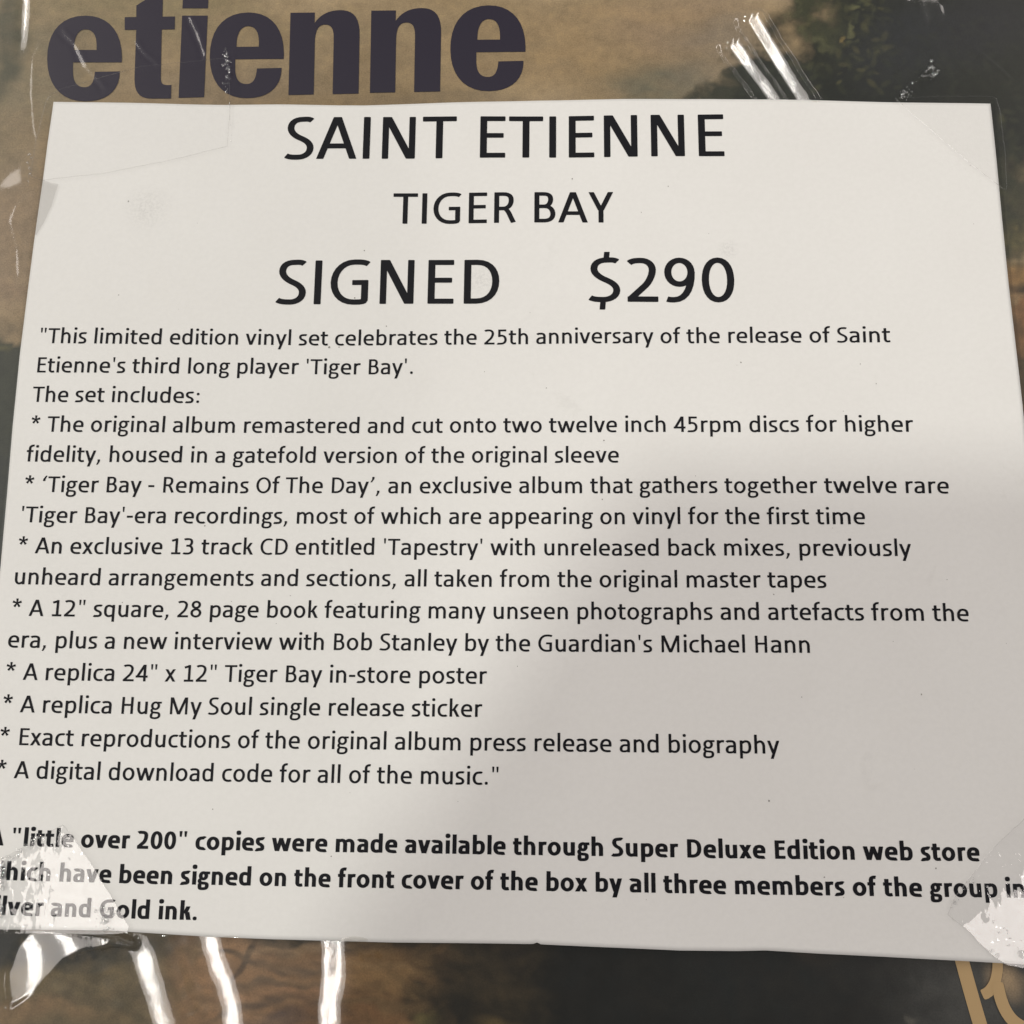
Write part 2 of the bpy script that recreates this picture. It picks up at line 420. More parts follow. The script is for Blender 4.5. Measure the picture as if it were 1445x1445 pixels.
def triangulate(polys, even_odd=False):
    """union of polygons (each a list of 2-D points) -> verts, triangles"""
    vs, fs = [], []
    for p in polys:
        p = [tuple(map(float, a)) for a in p]
        area = sum(p[i - 1][0] * p[i][1] - p[i][0] * p[i - 1][1] for i in range(len(p)))
        if area < 0: p = p[::-1]
        fs.append(list(range(len(vs), len(vs) + len(p))))
        vs += [Vector(a) for a in p]
    es = [(f[i - 1], f[i]) for f in fs for i in range(len(f))]
    r = delaunay_2d_cdt(vs, es, [], 0, 1e-5)
    V = [tuple(a) for a in r[0]]
    loops = [np.array([tuple(vs[i]) for i in f]) for f in fs]
    T = np.array([tuple(t) for t in r[2]])
    Va = np.array(V)
    cen = Va[T].mean(1)
    keep = np.zeros(len(T), bool)
    for lp in loops:                       # non-zero winding, so self-crossing strokes stay solid
        a, b = lp, np.roll(lp, -1, 0)
        wn = np.zeros(len(T), int)
        for (x1, y1), (x2, y2) in zip(a, b):
            side = (x2 - x1) * (cen[:, 1] - y1) - (cen[:, 0] - x1) * (y2 - y1)
            wn += ((y1 <= cen[:, 1]) & (y2 > cen[:, 1]) & (side > 0)).astype(int)
            wn -= ((y1 > cen[:, 1]) & (y2 <= cen[:, 1]) & (side < 0)).astype(int)
        keep |= wn != 0
    T = T[keep]
    a, b, c = Va[T[:, 0]], Va[T[:, 1]], Va[T[:, 2]]
    cw = (b[:, 0] - a[:, 0]) * (c[:, 1] - a[:, 1]) - (b[:, 1] - a[:, 1]) * (c[:, 0] - a[:, 0]) < 0
    T[cw] = T[cw][:, ::-1]
    return V, [tuple(map(int, t)) for t in T]

def poly_with_hole(outer, holes):
    vs, es = [], []
    for loop in [outer] + holes:
        k = len(vs)
        vs += [Vector(tuple(map(float, a))) for a in loop]
        es += [(k + i, k + (i + 1) % len(loop)) for i in range(len(loop))]
    r = delaunay_2d_cdt(vs, es, [], 0, 1e-5)
    V = [tuple(a) for a in r[0]]
    def inside(pt, loop):
        x, y = pt; c = False
        for i in range(len(loop)):
            x1, y1 = loop[i - 1]; x2, y2 = loop[i]
            if (y1 > y) != (y2 > y) and x < (x2 - x1) * (y - y1) / (y2 - y1) + x1: c = not c
        return c
    T = []
    for t in r[2]:
        cx = sum(V[i][0] for i in t) / 3; cy = sum(V[i][1] for i in t) / 3
        if inside((cx, cy), outer) and not any(inside((cx, cy), h) for h in holes):
            a, b, c = (V[i] for i in t)
            up = (b[0] - a[0]) * (c[1] - a[1]) - (b[1] - a[1]) * (c[0] - a[0]) > 0
            T.append(tuple(t) if up else tuple(t)[::-1])
    return V, T

# -- the big lower-case title, each letter with its own corner pixels (bl, br, tr, tl)
E_OUT = path([('M', 1, .455), ('L', 1, .52), ('C', .99, .83, .80, 1, .51, 1), ('C', .18, 1, 0, .80, 0, .49),
              ('C', 0, .18, .19, 0, .51, 0), ('C', .80, 0, .98, .12, .975, .35), ('L', .64, .345),
              ('C', .63, .22, .59, .165, .50, .165), ('C', .38, .165, .345, .25, .345, .35), ('L', .345, .455)])
E_HOLE = path([('M', .36, .60), ('L', .66, .60), ('C', .67, .76, .62, .84, .51, .84), ('C', .42, .84, .36, .76, .36, .62)])
N_OUT = path([('M', 0, 0), ('L', .36, 0), ('L', .36, .62), ('C', .36, .77, .41, .83, .50, .83),
              ('C', .60, .83, .63, .77, .63, .66), ('L', .63, 0), ('L', 1, 0), ('L', 1, .70),
              ('C', 1, .92, .90, 1, .71, 1), ('C', .55, 1, .43, .95, .35, .85), ('L', .35, .975), ('L', 0, .975)])
T_OUT = path([('M', 0, .835), ('L', 0, .99), ('L', .23, .99), ('L', .23, 1.13), ('L', .75, 1.33), ('L', .75, .99), ('L', 1, .99),
              ('L', 1, .835), ('L', .74, .835), ('L', .74, .25), ('C', .74, .17, .80, .155, .96, .165), ('L', .96, 0),
              ('L', .56, 0), ('C', .32, 0, .20, .06, .20, .24), ('L', .23, .835)])
I_OUT = [(0, 0), (1, 0), (1, 1), (0, 1)]
I_DOT = [(0, 1.09), (1, 1.09), (1, 1.36), (0, 1.36)]
TITLE = [
    ('e', E_OUT, [E_HOLE], [(67, 143), (171, 143), (173, 22), (66, 22)]),
    ('t', T_OUT, [], [(176, 139), (244, 139), (247, 22), (176, 23)]),
    ('i', I_OUT, [], [(252, 138), (288, 137), (293, 22), (257, 22)]),
    ('e', E_OUT, [E_HOLE], [(296, 139), (399, 138), (402, 17), (296, 18)]),
    ('n', N_OUT, [], [(407, 134), (506, 132), (508, 14), (410, 15)]),
    ('n', N_OUT, [], [(522, 131), (621, 129), (623, 11), (524, 12)]),
    ('e', E_OUT, [E_HOLE], [(636, 129), (741, 128), (742, 7), (635, 8)]),
]
def to_quad(p, quad):
    (ax, ay), (bx, by), (cx, cy), (dx, dy) = quad
    x, y = p
    u = (ax + (bx - ax) * x) * (1 - y) + (dx + (cx - dx) * x) * y
    w = (ay + (by - ay) * x) * (1 - y) + (dy + (cy - dy) * x) * y
    return unp(u, w, Z_COVER + 0.02)
for ch, out, holes, quad in TITLE:
    V, T = poly_with_hole([to_quad(p, quad) for p in out], [[to_quad(p, quad) for p in h] for h in holes])
    o = mesh_obj('title_letter', [(x, y, Z_COVER + 0.02) for x, y in V], T, M_TITLE, box)
    o['label'] = 'dark purple printed letter ' + ch
    if ch == 'i':
        V, T = poly_with_hole([to_quad(p, quad) for p in I_DOT], [])
        mesh_obj('letter_dot', [(x, y, Z_COVER + 0.02) for x, y in V], T, M_TITLE, o).matrix_parent_inverse = Matrix.Identity(4)

# ------------------------------------------------------------------ glyphs
def nib(nx, ny, s, t):
    k = math.hypot(s * nx, t * ny) or 1
    return (s * s * nx / k, t * t * ny / k)

def round_poly(p, r):
    """round the sharp convex or concave corners of a polygon"""
    n = len(p); out = []
    for i in range(n):
        a, b, c = np.array(p[i - 1]), np.array(p[i]), np.array(p[(i + 1) % n])
        u, w = a - b, c - b
        lu, lw = np.hypot(*u), np.hypot(*w)
        if lu < 1e-6 or lw < 1e-6: continue
        cs = float(u @ w) / (lu * lw)
        if cs < -0.80 or min(lu, lw) < 8: out.append(b); continue
        k = min(r, lu * .45, lw * .45)
        p0, p2 = b + u / lu * k, b + w / lw * k
        for t in (0, .33, .67, 1): out.append((1 - t) ** 2 * p0 + 2 * t * (1 - t) * b + t * t * p2)
    return out

def ribbon(pts, s, t, w0=1.0, w1=1.0, wl=0.3, r=26):
    q = [pts[0]]
    for a in pts[1:]:
        if np.hypot(*(a - q[-1])) > 3: q.append(a)
    q = np.array(q); n = len(q)
    tg = np.gradient(q, axis=0); tg /= np.hypot(tg[:, 0], tg[:, 1])[:, None]
    u = np.concatenate([[0], np.cumsum(np.hypot(*np.diff(q, axis=0).T))]); u /= u[-1]
    Lf, Rt = [], []
    for i in range(n):
        nx, ny = -tg[i, 1], tg[i, 0]
        ox, oy = nib(nx, ny, s, t)
        k = 1.0
        if u[i] < wl: k *= w0 + (1 - w0) * (u[i] / wl)
        if u[i] > 1 - wl: k *= w1 + (1 - w1) * ((1 - u[i]) / wl)
        Lf.append(q[i] + k * np.array([ox, oy])); Rt.append(q[i] - k * np.array([ox, oy]))
    return [round_poly(Lf + Rt[::-1], r)]

def ring(cx, cy, rx, ry, s, t, k=.56):
    """closed bowl: outer box half-sizes rx, ry; returned as thin quads"""
    ax, ay = rx - s, ry - t
    P_ = []
    segs = [((cx, cy + ay), (cx + ax * k, cy + ay), (cx + ax, cy + ay * k * 1.02), (cx + ax, cy)),
            ((cx + ax, cy), (cx + ax, cy - ay * k * 1.02), (cx + ax * k, cy - ay), (cx, cy - ay)),
            ((cx, cy - ay), (cx - ax * k, cy - ay), (cx - ax, cy - ay * k * 1.02), (cx - ax, cy)),
            ((cx - ax, cy), (cx - ax, cy + ay * k * 1.02), (cx - ax * k, cy + ay), (cx, cy + ay))]
    for a in segs: P_ += bez(*a, n=7)
    q = np.array(P_); n = len(q)
    tg = np.roll(q, -1, 0) - np.roll(q, 1, 0); tg /= np.hypot(tg[:, 0], tg[:, 1])[:, None]
    O, I = [], []
    for i in range(n):
        ox, oy = nib(-tg[i, 1], tg[i, 0], s, t)
        O.append(q[i] + (ox, oy)); I.append(q[i] - (ox, oy))
    return [[O[i], O[(i + 1) % n], I[(i + 1) % n], I[i]] for i in range(n)]

def rect(x0, y0, x1, y1, r=24):
    return [round_poly([np.array(a, float) for a in ((x0, y0), (x1, y0), (x1, y1), (x0, y1))], r)]

def diag(xt, yt, xb, yb, w, r=20):
    return [round_poly([np.array(a, float) for a in ((xt, yt), (xb, yb), (xb + w, yb), (xt + w, yt))], r)]

def dot(cx, cy, r, ry=None):
    ry = ry or r
    return [[np.array((cx + r * math.copysign(abs(math.cos(a)) ** .8, math.cos(a)), cy + ry * math.copysign(abs(math.sin(a)) ** .8, math.sin(a)))) for a in np.linspace(0, 2 * math.pi, 14, endpoint=False)]]

def P_(*c):
    """a glyph stroke; handles are drawn in a little so that bowls stay round"""
    out, pen, m = [], None, 0.84
    for k in c:
        if k[0] == 'C':
            p0, p1, p2, p3 = np.array(pen, float), np.array(k[1:3], float), np.array(k[3:5], float), np.array(k[5:7], float)
            p1, p2 = p0 + (p1 - p0) * m, p3 + (p2 - p3) * m
            k = ('C', *p1, *p2, *p3)
        out.append(k); pen = k[-2:]
    return path(out, 7)

def glyph(ch, A, bold):
    X, ov, As, De, Cp = 952, 16, 1385, -375, 1294
    s, t = (101, 82) if not bold else (151, 115)
    S, T_ = (97, 77) if not bold else (148, 112)      # capitals
    top, bot = X + ov - t, -ov + t
    ctop, cbot = Cp + ov + 4 - T_, -ov + T_
    l = 147 if not bold else 128
    o_ = 88 if not bold else 66
    w = 2 * s
    th = 0.62 if not bold else 0.55
    g = []
    if ch in ' ': return g
    if ch in 'nhm':
        yt = As if ch == 'h' else X
        g += rect(l, 0, l + w, yt)
        def arch(x0, x1):
            cx = (x0 + x1) / 2
            return ribbon(P_(('M', x0 + s * .7, X - 300), ('C', x0 + s + 70, X - 130, cx - 90, top, cx + 40, top),
                             ('C', cx + 185, top, x1 - s, X - 165, x1 - s, X - 400), ('L', x1 - s, 0)), s, t, th, 1, .22)
        if ch == 'm':
            r = A - l; mid = (l + r) / 2 + s
            g += arch(l, mid) + arch(mid - w, r)
        else: g += arch(l, A - l + 6)
    elif ch == 'u':
        for p in glyph('n', A, bold): g.append([np.array((A - a[0], X - a[1])) for a in p])
    elif ch == 'r':
        g += rect(l, 0, l + w, X)
        g += ribbon(P_(('M', l + s * .7, X - 310), ('C', l + s + 60, X - 130, l + s + 160, top, A - 165, top), ('L', A - 28, top - 12)), s, t, th, 1, .3)
    elif ch == 'i':
        g += rect(l, 0, l + w, X) + dot(l + s, 1275, s * 1.22, s * 1.10)
    elif ch == 'l': g += rect(l, 0, l + w, As)
    elif ch == 't':
        x = 165 if not bold else 128
        g += ribbon(P_(('M', x + s, 1195), ('L', x + s, 290), ('C', x + s, 90, x + s + 90, bot - 4, x + s + 215, bot), ('L', A - 45, bot + 22)), s, t)
        g += rect(30, X - 2 * t * .95, A - 48, X)
    elif ch == 'f':
        x = 178 if not bold else 140
        g += ribbon(P_(('M', A - 5, As + 22 - t), ('C', x + 330, As + 62 - t, x + s, As + 60 - t, x + s, 1110), ('L', x + s, 0)), s, t)
        g += rect(30, X - 2 * t * .95, A - 60, X)
    elif ch == 'o': g += ring(A / 2, X / 2, A / 2 - o_, X / 2 + ov, s, t)
    elif ch == 'e':
        r = A - (78 if not bold else 56); ly = 478
        g += ribbon(P_(('M', r - 66, 72 + t * .3), ('C', r - 170, 15 + t * .4, 690, bot, 590, bot), ('C', 290, bot, o_ + s, 150, o_ + s, 465),
                       ('C', o_ + s, 760, 280, top, 530, top), ('C', 770, top, r - s, 830, r - s, 590), ('L', r - s, ly - t + 20)), s, t, .9, 1, .06)
        g += rect(o_ + s, ly - t * .92, r - s * .35, ly + t * .92)
    elif ch == 'c':
        g += ribbon(P_(('M', A - 78, X - 105), ('C', A - 150, X - 30, 640, top, 560, top), ('C', 280, top, o_ + s, 770, o_ + s, 470),
                       ('C', o_ + s, 170, 280, bot, 550, bot), ('C', 645, bot, A - 140, 45, A - 70, 118)), s, t)
    elif ch == 'a':
        r = A - (135 if not bold else 112)
        g += ribbon(P_(('M', 150, X - 135), ('C', 240, X - 40, 350, top, 460, top), ('C', 680, top, r - s, X - 80, r - s, X - 320), ('L', r - s, 0)), s, t)
        g += ribbon(P_(('M', r - s, 520), ('L', 500, 520), ('C', 250, 520, 78 + s, 430, 78 + s, 260), ('C', 78 + s, 80, 220, bot, 380, bot),
                       ('C', 540, bot, 640, 60, r - s, 220)), s, t * .94, 1, th + .1, .2)
    elif ch == 's':
        l_, r_ = 72, A - 66
        g += ribbon(P_(('M', r_ - 45, X - 92), ('C', r_ - 130, X - 25, 505, top, 415, top), ('C', 240, top, l_ + s, 850, l_ + s, 705),
                       ('C', l_ + s, 540, 260, 510, 405, 465), ('C', 560, 415, r_ - s, 375, r_ - s, 240),
                       ('C', r_ - s, 85, 560, bot, 390, bot), ('C', 280, bot, 175, 28, 92, 88)), s * .98, t)
    elif ch in 'bpdq':
        r = A - o_
        yb, yt = {'b': (0, As), 'p': (De, X), 'd': (0, As), 'q': (De, X)}[ch]
        gg = rect(l, yb, l + w, yt)
        gg += ribbon(P_(('M', l + s * .8, X - 290), ('C', l + s + 90, X - 120, 450, top, 610, top), ('C', 850, top, r - s, 790, r - s, 480),
                        ('C', r - s, 170, 830, bot, 595, bot), ('C', 440, bot, l + s + 90, 90, l + s * .8, 250)), s, t, th, th, .12)
        if ch in 'dq': gg = [[np.array((A - a[0], a[1])) for a in p] for p in gg]
        g += gg
    elif ch == 'g':
        tt = t * .9; ss = s * .93
        g += ring(462, 640, 352, 328, ss, tt)
        g += rect(560, X - 2 * tt * .95, A - 24, X - 2)
        g += ribbon(P_(('M', 255, 420), ('C', 120, 330, 130, 160, 330, 130), ('L', 610, 108), ('C', 800, 95, A - 76 - ss, 30, A - 76 - ss, -90),
                       ('C', A - 76 - ss, -260, 690, De - 5 + tt, 460, De - 5 + tt), ('C', 220, De - 5 + tt, 70 + ss, -300, 70 + ss, -150),
                       ('C', 70 + ss, -50, 150, 50, 300, 120)), ss, tt, .7, .8, .08)
    elif ch == 'v':
        W_ = w * 1.06; m = A / 2
        g += diag(18, X, m - W_ * .56, 0, W_) + diag(A - 18 - W_, X, m - W_ * .44, 0, W_)
    elif ch == 'w':
        W_ = w * 1.03
        g += diag(28, X, 435 - W_ * .5, 0, W_) + diag(735 - W_ * .45, X, 435 - W_ * .44, 0, W_)
        g += diag(735 - W_ * .55, X, A - 425 - W_ * .5, 0, W_) + diag(A - 28 - W_, X, A - 425 - W_ * .44, 0, W_)
    elif ch == 'x':
        W_ = w * 1.10
        g += diag(30, X, A - 22 - W_, 0, W_) + diag(A - 35 - W_, X, 22, 0, W_)
    elif ch == 'y':
        W_ = w * 1.06; m = A / 2
        g += diag(16, X, m - W_ * .52, 20, W_) + diag(A - 16 - W_, X, 238, De, W_)
    elif ch == 'k':
        g += rect(l, 0, l + w, As) + diag(A - 65 - w * 1.15, X, l + w * .7, 440, w * 1.05) + diag(l + w * 1.15, 560, A - 20 - w * 1.15, 0, w * 1.15)
    elif ch == 'z':
        g += rect(60, X - 2 * t, 740, X) + rect(50, 0, 750, 2 * t) + diag(740 - w, X - t, 60, t, w)
    elif ch in '0689' or ch in '12345':
        s, t = (98, 80) if not bold else (144, 112)
        D = 1290; dt, db = D + ov - t, -ov + t; w = 2 * s
        if ch == '0': g += ring(519, D / 2, 446, D / 2 + ov, s, t, .6)
        elif ch == '1':
            g += rect(490, 0, 490 + w, D) + rect(190, 0, 930, 2 * t)
            g += ribbon(P_(('M', 490 + s, D - t * 1.1), ('L', 205, 1085)), s * .95, t * 1.05)
        elif ch == '2':
            r = 890
            g += ribbon(P_(('M', 150, 1150), ('C', 250, 1240, 340, dt, 480, dt), ('C', 690, dt, r - s, 1140, r - s, 950),
                           ('C', r - s, 760, 720, 620, 590, 480), ('L', 190, 2 * t * .6)), s, t)
            g += rect(98, 0, 945, 2 * t)
        elif ch == '3':
            g += ribbon(P_(('M', 165, 1175), ('C', 260, 1250, 360, dt, 480, dt), ('C', 700, dt, 850 - s, 1170, 850 - s, 990),
                           ('C', 850 - s, 800, 700, 690, 500, 690), ('L', 330, 690)), s, t)
            g += ribbon(P_(('M', 330, 690), ('L', 500, 690), ('C', 760, 690, 900 - s, 560, 900 - s, 365), ('C', 900 - s, 130, 700, db, 440, db),
                           ('C', 310, db, 200, 40, 118, 105)), s, t)
        elif ch == '4':
            g += rect(645, 0, 645 + w, D) + rect(45, 290, 985, 290 + 2 * t)
            g += diag(645 - w * .15, D, 45, 330, w * 1.15)
        elif ch == '5':
            g += rect(200, D - 2 * t, 860, D) + rect(200, 640, 200 + 2 * s * .95, D)
            g += ribbon(P_(('M', 210, 710), ('C', 300, 740, 380, 760, 470, 760), ('C', 740, 760, 905 - s, 630, 905 - s, 400),
                           ('C', 905 - s, 130, 700, db, 430, db), ('C', 310, db, 210, 30, 135, 85)), s, t)
        elif ch == '8':
            g += ring(519, 985, 370, 321, s, t) + ring(519, 345, 432, 361, s, t)
        elif ch == '9':
            g += ring(500, 875, 418, 431, s, t)
            g += ribbon(P_(('M', 925 - s, 900), ('C', 925 - s, 280, 720, db, 330, db), ('C', 265, db, 210, db + 4, 150, db + 22)), s, t)
        elif ch == '6':
            for p in glyph('9', A, bold): g.append([np.array((A - a[0], 1290 - a[1])) for a in p])
    elif ch == 'A':
        W_ = 2 * S * 1.07; m = A / 2
        g += diag(m - W_ * .56, Cp, 16, 0, W_) + diag(m - W_ * .44, Cp, A - 16 - W_, 0, W_) + rect(250, 320, A - 250, 320 + 2 * T_, 4)
    elif ch in 'BRPDEHMNI$SCGOTYUFL':
        L0 = 198 if not bold else 175
        if ch in 'BRPDE':
            g += rect(L0, 0, L0 + 2 * S, Cp)
        if ch == 'B':
            g += ribbon(P_(('M', L0 + S, Cp - T_), ('L', 560, Cp - T_), ('C', 800, Cp - T_, 930 - S, 1170, 930 - S, 985), ('C', 930 - S, 800, 780, 685, 570, 685), ('L', L0 + S, 685)), S, T_)
            g += ribbon(P_(('M', L0 + S, 685), ('L', 600, 685), ('C', 870, 685, 1020 - S, 560, 1020 - S, 360), ('C', 1020 - S, 150, 840, T_, 590, T_), ('L', L0 + S, T_)), S, T_)
        elif ch in 'RP':
            g += ribbon(P_(('M', L0 + S, Cp - T_), ('L', 560, Cp - T_), ('C', 810, Cp - T_, 960 - S, 1160, 960 - S, 950), ('C', 960 - S, 740, 800, 605, 560, 605), ('L', L0 + S, 605)), S, T_)
            if ch == 'R':
                g += ribbon(P_(('M', 560, 610), ('C', 680, 600, 740, 500, 800, 360), ('C', 850, 240, 900, 120, 960, 10)), S * 1.02, T_ * .9)
        elif ch == 'D':
            r = A - 88
            g += ribbon(P_(('M', L0 + S, Cp - T_), ('L', 560, Cp - T_), ('C', 960, Cp - T_, r - S, 1040, r - S, 655), ('C', r - S, 260, 950, T_, 540, T_), ('L', L0 + S, T_)), S, T_)
        elif ch == 'E':
            g += rect(L0, Cp - 2 * T_ * .97, A - 88, Cp) + rect(L0, 0, A - 84, 2 * T_ * .97) + rect(L0, 620, A - 135, 620 + 2 * T_ * .95)
        elif ch == 'H':
            g += rect(L0, 0, L0 + 2 * S, Cp) + rect(A - L0 - 2 * S, 0, A - L0, Cp) + rect(L0, 610, A - L0, 610 + 2 * T_, 4)
        elif ch == 'I': g += rect(A / 2 - S, 0, A / 2 + S, Cp)
        elif ch == 'M':
            g += rect(L0, 0, L0 + 2 * S * .92, Cp) + rect(A - L0 - 2 * S * .92, 0, A - L0, Cp)
            W_ = 2 * S * 1.12
            g += diag(L0 + 20, Cp, A / 2 - W_ * .52, 0, W_) + diag(A - L0 - 20 - W_, Cp, A / 2 - W_ * .48, 0, W_)
        elif ch == 'N':
            g += rect(L0 - 8, 0, L0 - 8 + 2 * S * .93, Cp) + rect(A - L0 + 8 - 2 * S * .93, 0, A - L0 + 8, Cp)
            g += diag(L0 + 10, Cp, A - L0 - 10 - 2 * S * 1.22, 0, 2 * S * 1.22)
        elif ch in 'S$':
            k0, k1 = (75, A - 70) if ch == 'S' else (95, A - 100)
            m = (k0 + k1) / 2
            g += ribbon(P_(('M', k1 - 75, Cp - 100), ('C', k1 - 170, Cp - 20, m + 130, ctop, m + 40, ctop), ('C', m - 180, ctop, k0 + 20 + S, Cp - 110, k0 + 20 + S, Cp - 320),
                           ('C', k0 + 20 + S, 790, m - 150, 720, m + 10, 650), ('C', m + 190, 570, k1 - S, 520, k1 - S, 340),
                           ('C', k1 - S, 110, m + 140, cbot, m - 30, cbot), ('C', m - 140, cbot, k0 + 130, 40, k0 + 8, 118)), S, T_)
            if ch == '$':
                g += diag(A / 2 + 50 - S * .7, Cp + 190, A / 2 + 25 - S * .7, Cp - 40, S * 1.6) + diag(A / 2 - 65 - S * .7, 40, A / 2 - 90 - S * .7, -235, S * 1.6)
        elif ch == 'C':
            g += ribbon(P_(('M', A - 88, Cp - 135), ('C', A - 170, Cp - 40, 800, ctop, 700, ctop), ('C', 340, ctop, 95 + S, 1030, 95 + S, 640),
                           ('C', 95 + S, 240, 350, cbot, 685, cbot), ('C', 800, cbot, A - 170, 40, A - 78, 125)), S, T_)
        elif ch == 'G':
            r = A - 140
            g += ribbon(P_(('M', r - 10, Cp - 120), ('C', r - 130, Cp - 35, 880, ctop, 750, ctop), ('C', 350, ctop, 95 + S, 1020, 95 + S, 640),
                           ('C', 95 + S, 230, 360, cbot, 740, cbot), ('C', 880, cbot, r - 110, 45, r - S, 110), ('L', r - S, 640)), S, T_)
            g += rect(700, 560, r, 560 + 2 * T_ * .95)
        elif ch == 'O': g += ring(A / 2, Cp / 2, A / 2 - 92, Cp / 2 + ov, S, T_)
        elif ch == 'T': g += rect(14, Cp - 2 * T_ * .97, A - 14, Cp) + rect(A / 2 - S, 0, A / 2 + S, Cp)
        elif ch == 'Y':
            W_ = 2 * S * 1.08; m = A / 2
            g += diag(16, Cp, m - W_ * .55, 520, W_) + diag(A - 16 - W_, Cp, m - W_ * .45, 520, W_) + rect(m - S, 0, m + S, 600)
    elif ch in '"\'':
        k = 1.0 if not bold else 1.35
        xs = [A / 2] if ch == "'" else [A / 2 - 160 * (1 if not bold else 1.15), A / 2 + 160 * (1 if not bold else 1.15)]
        for x in xs:
            g += [round_poly([np.array(a, float) for a in ((x - 50 * k, 915), (x + 50 * k, 915), (x + 82 * k, Cp + 40), (x - 82 * k, Cp + 40))], 26)]
    elif ch in '.:':
        g += dot(A / 2, 112, 112 if not bold else 150, 112 if not bold else 135)
        if ch == ':': g += dot(A / 2, 760, 112, 112)
    elif ch == ',': g += [round_poly([np.array(a, float) for a in ((150, 215), (355, 215), (345, 60), (185, -225), (60, -225), (165, 20))], 26)]
    elif ch == '\u2018': g += [round_poly([np.array(a, float) for a in ((105, 900), (290, 900), (300, 1060), (440, 1350), (320, 1350), (120, 1060))], 26)]
    elif ch == '\u2019': g += [round_poly([np.array(a, float) for a in ((240, 1350), (430, 1350), (420, 1190), (230, 900), (110, 900), (240, 1150))], 26)]
    elif ch == '-': g += rect(75, 445, A - 75, 445 + 2 * t)
    elif ch == '*':
        for a in range(5):
            th_ = math.radians(90 + 72 * a)
            c0 = np.array((A / 2, 1010.)); d = np.array((math.cos(th_), math.sin(th_)))
            pn = np.array((-d[1], d[0]))
            g += [round_poly([c0 + pn * 48, c0 - pn * 48, c0 + d * 355 - pn * 92, c0 + d * 355 + pn * 92], 20)]
    return g

ADV = dict(zip('abcdefghijklmnopqrstuvwxyz', [981, 1076, 866, 1076, 1019, 625, 964, 1076, 470, 490, 931, 470, 1636, 1076, 1080, 1076, 1076, 714, 801, 686, 1076, 925, 1464, 887, 927, 809]))
ADV.update(dict(zip('ABCDEFGHIJKLMNOPQRSTUVWXYZ', [1185, 1114, 1092, 1260, 1000, 941, 1292, 1276, 516, 653, 1064, 861, 1751, 1322, 1356, 1058, 1378, 1112, 941, 998, 1314, 1162, 1822, 1063, 998, 959])))
ADV.update({c: 1038 for c in '0123456789$'})
ADV.update({' ': 463, '"': 821, "'": 452, '*': 1020, ',': 511, '-': 627, '.': 517, ':': 548, '\u2018': 511, '\u2019': 511})
ADB = dict(ADV)
ADB.update(dict(zip('abcdefghijklmnopqrstuvwxyz', [1012, 1100, 856, 1100, 1030, 648, 970, 1100, 503, 523, 981, 503, 1666, 1100, 1101, 1100, 1100, 727, 817, 710, 1100, 968, 1525, 940, 970, 813])))
ADB.update(A=1240, D=1290, E=1000, G=1305, S=968)
ADB.update({'"': 897, '.': 547})
CACHE = {}
def glyph_mesh(ch, bold):
    if (ch, bold) not in CACHE:
        g = glyph(ch, (ADB if bold else ADV)[ch], bold)
        CACHE[ch, bold] = triangulate(g) if g else ([], [])
    return CACHE[ch, bold]

# smooth in-plane give of the printed sheet (it is not quite flat or square)
WX = [-0.00568, -0.1148, 0.03439, 0.02235, -0.1002, -0.0144, 0.27258, -0.25517, 0.05905, -0.01076, 0.02902, 0.27302, 0.1309, -0.02428, 0.39854]
WY = [-0.00383, 0.01957, -0.04101, 0.0199, 0.0363, -0.02679, 0.06476, 0.08971, -0.04899, 0.0168, -0.02078, -0.05379, 0.08751, -0.1099, -0.08701]
def warp(x, y):
    u = (x - 19) / 20; w = (y + 10) / 12
    T = [1, u, w, u * u, u * w, w * w, u ** 3, u * u * w, u * w * w, w ** 3, u ** 4, u ** 3 * w, u * u * w * w, u ** 5, u ** 4 * w]
    return x + sum(a * b for a, b in zip(WX, T)), y + sum(a * b for a, b in zip(WY, T))

def z_paper(x, y):
    """gentle cockling of the sheet, in em; all numpy"""
    z = 0.055 * np.sin(x * 0.33 + 0.6) * np.cos(y * 0.21) + 0.02 * np.sin(x * 0.9 + y * 0.5)
    z = z + 0.05 * np.exp(-((x - 12.6) / 1.6) ** 2) * np.clip((y - 7.5) / 3.0, 0, 1) ** 2
    return z

sheet = empty('price_sheet', (19 * EM, -6 * EM, 0),
              'white printed sheet with a black price and description, taped over the record cover', 'paper sheet')

def text_line(name, txt, x0, y0, size, bold=False, use_warp=False, slope=0.0, spread=1.0):
    V, F = [], []
    pen = 0.0
    adv = ADB if bold else ADV
    for ch in txt:
        gv, gf = glyph_mesh(ch, bold)
        k = len(V)
        for a, b in gv:
            x = x0 + (pen + a) / 2048 * size * spread
            y = y0 + b / 2048 * size + slope * (pen + a) / 2048 * size
            if use_warp: x, y = warp(x, y)
            V.append((x, y))
        F += [(i + k, j + k, m + k) for i, j, m in gf]
        pen += adv[ch]
    A = np.array(V)
    Z = z_paper(A[:, 0], A[:, 1]) + 0.014
    o = mesh_obj(name, np.c_[A, Z], F, M_INK, sheet)
    return o

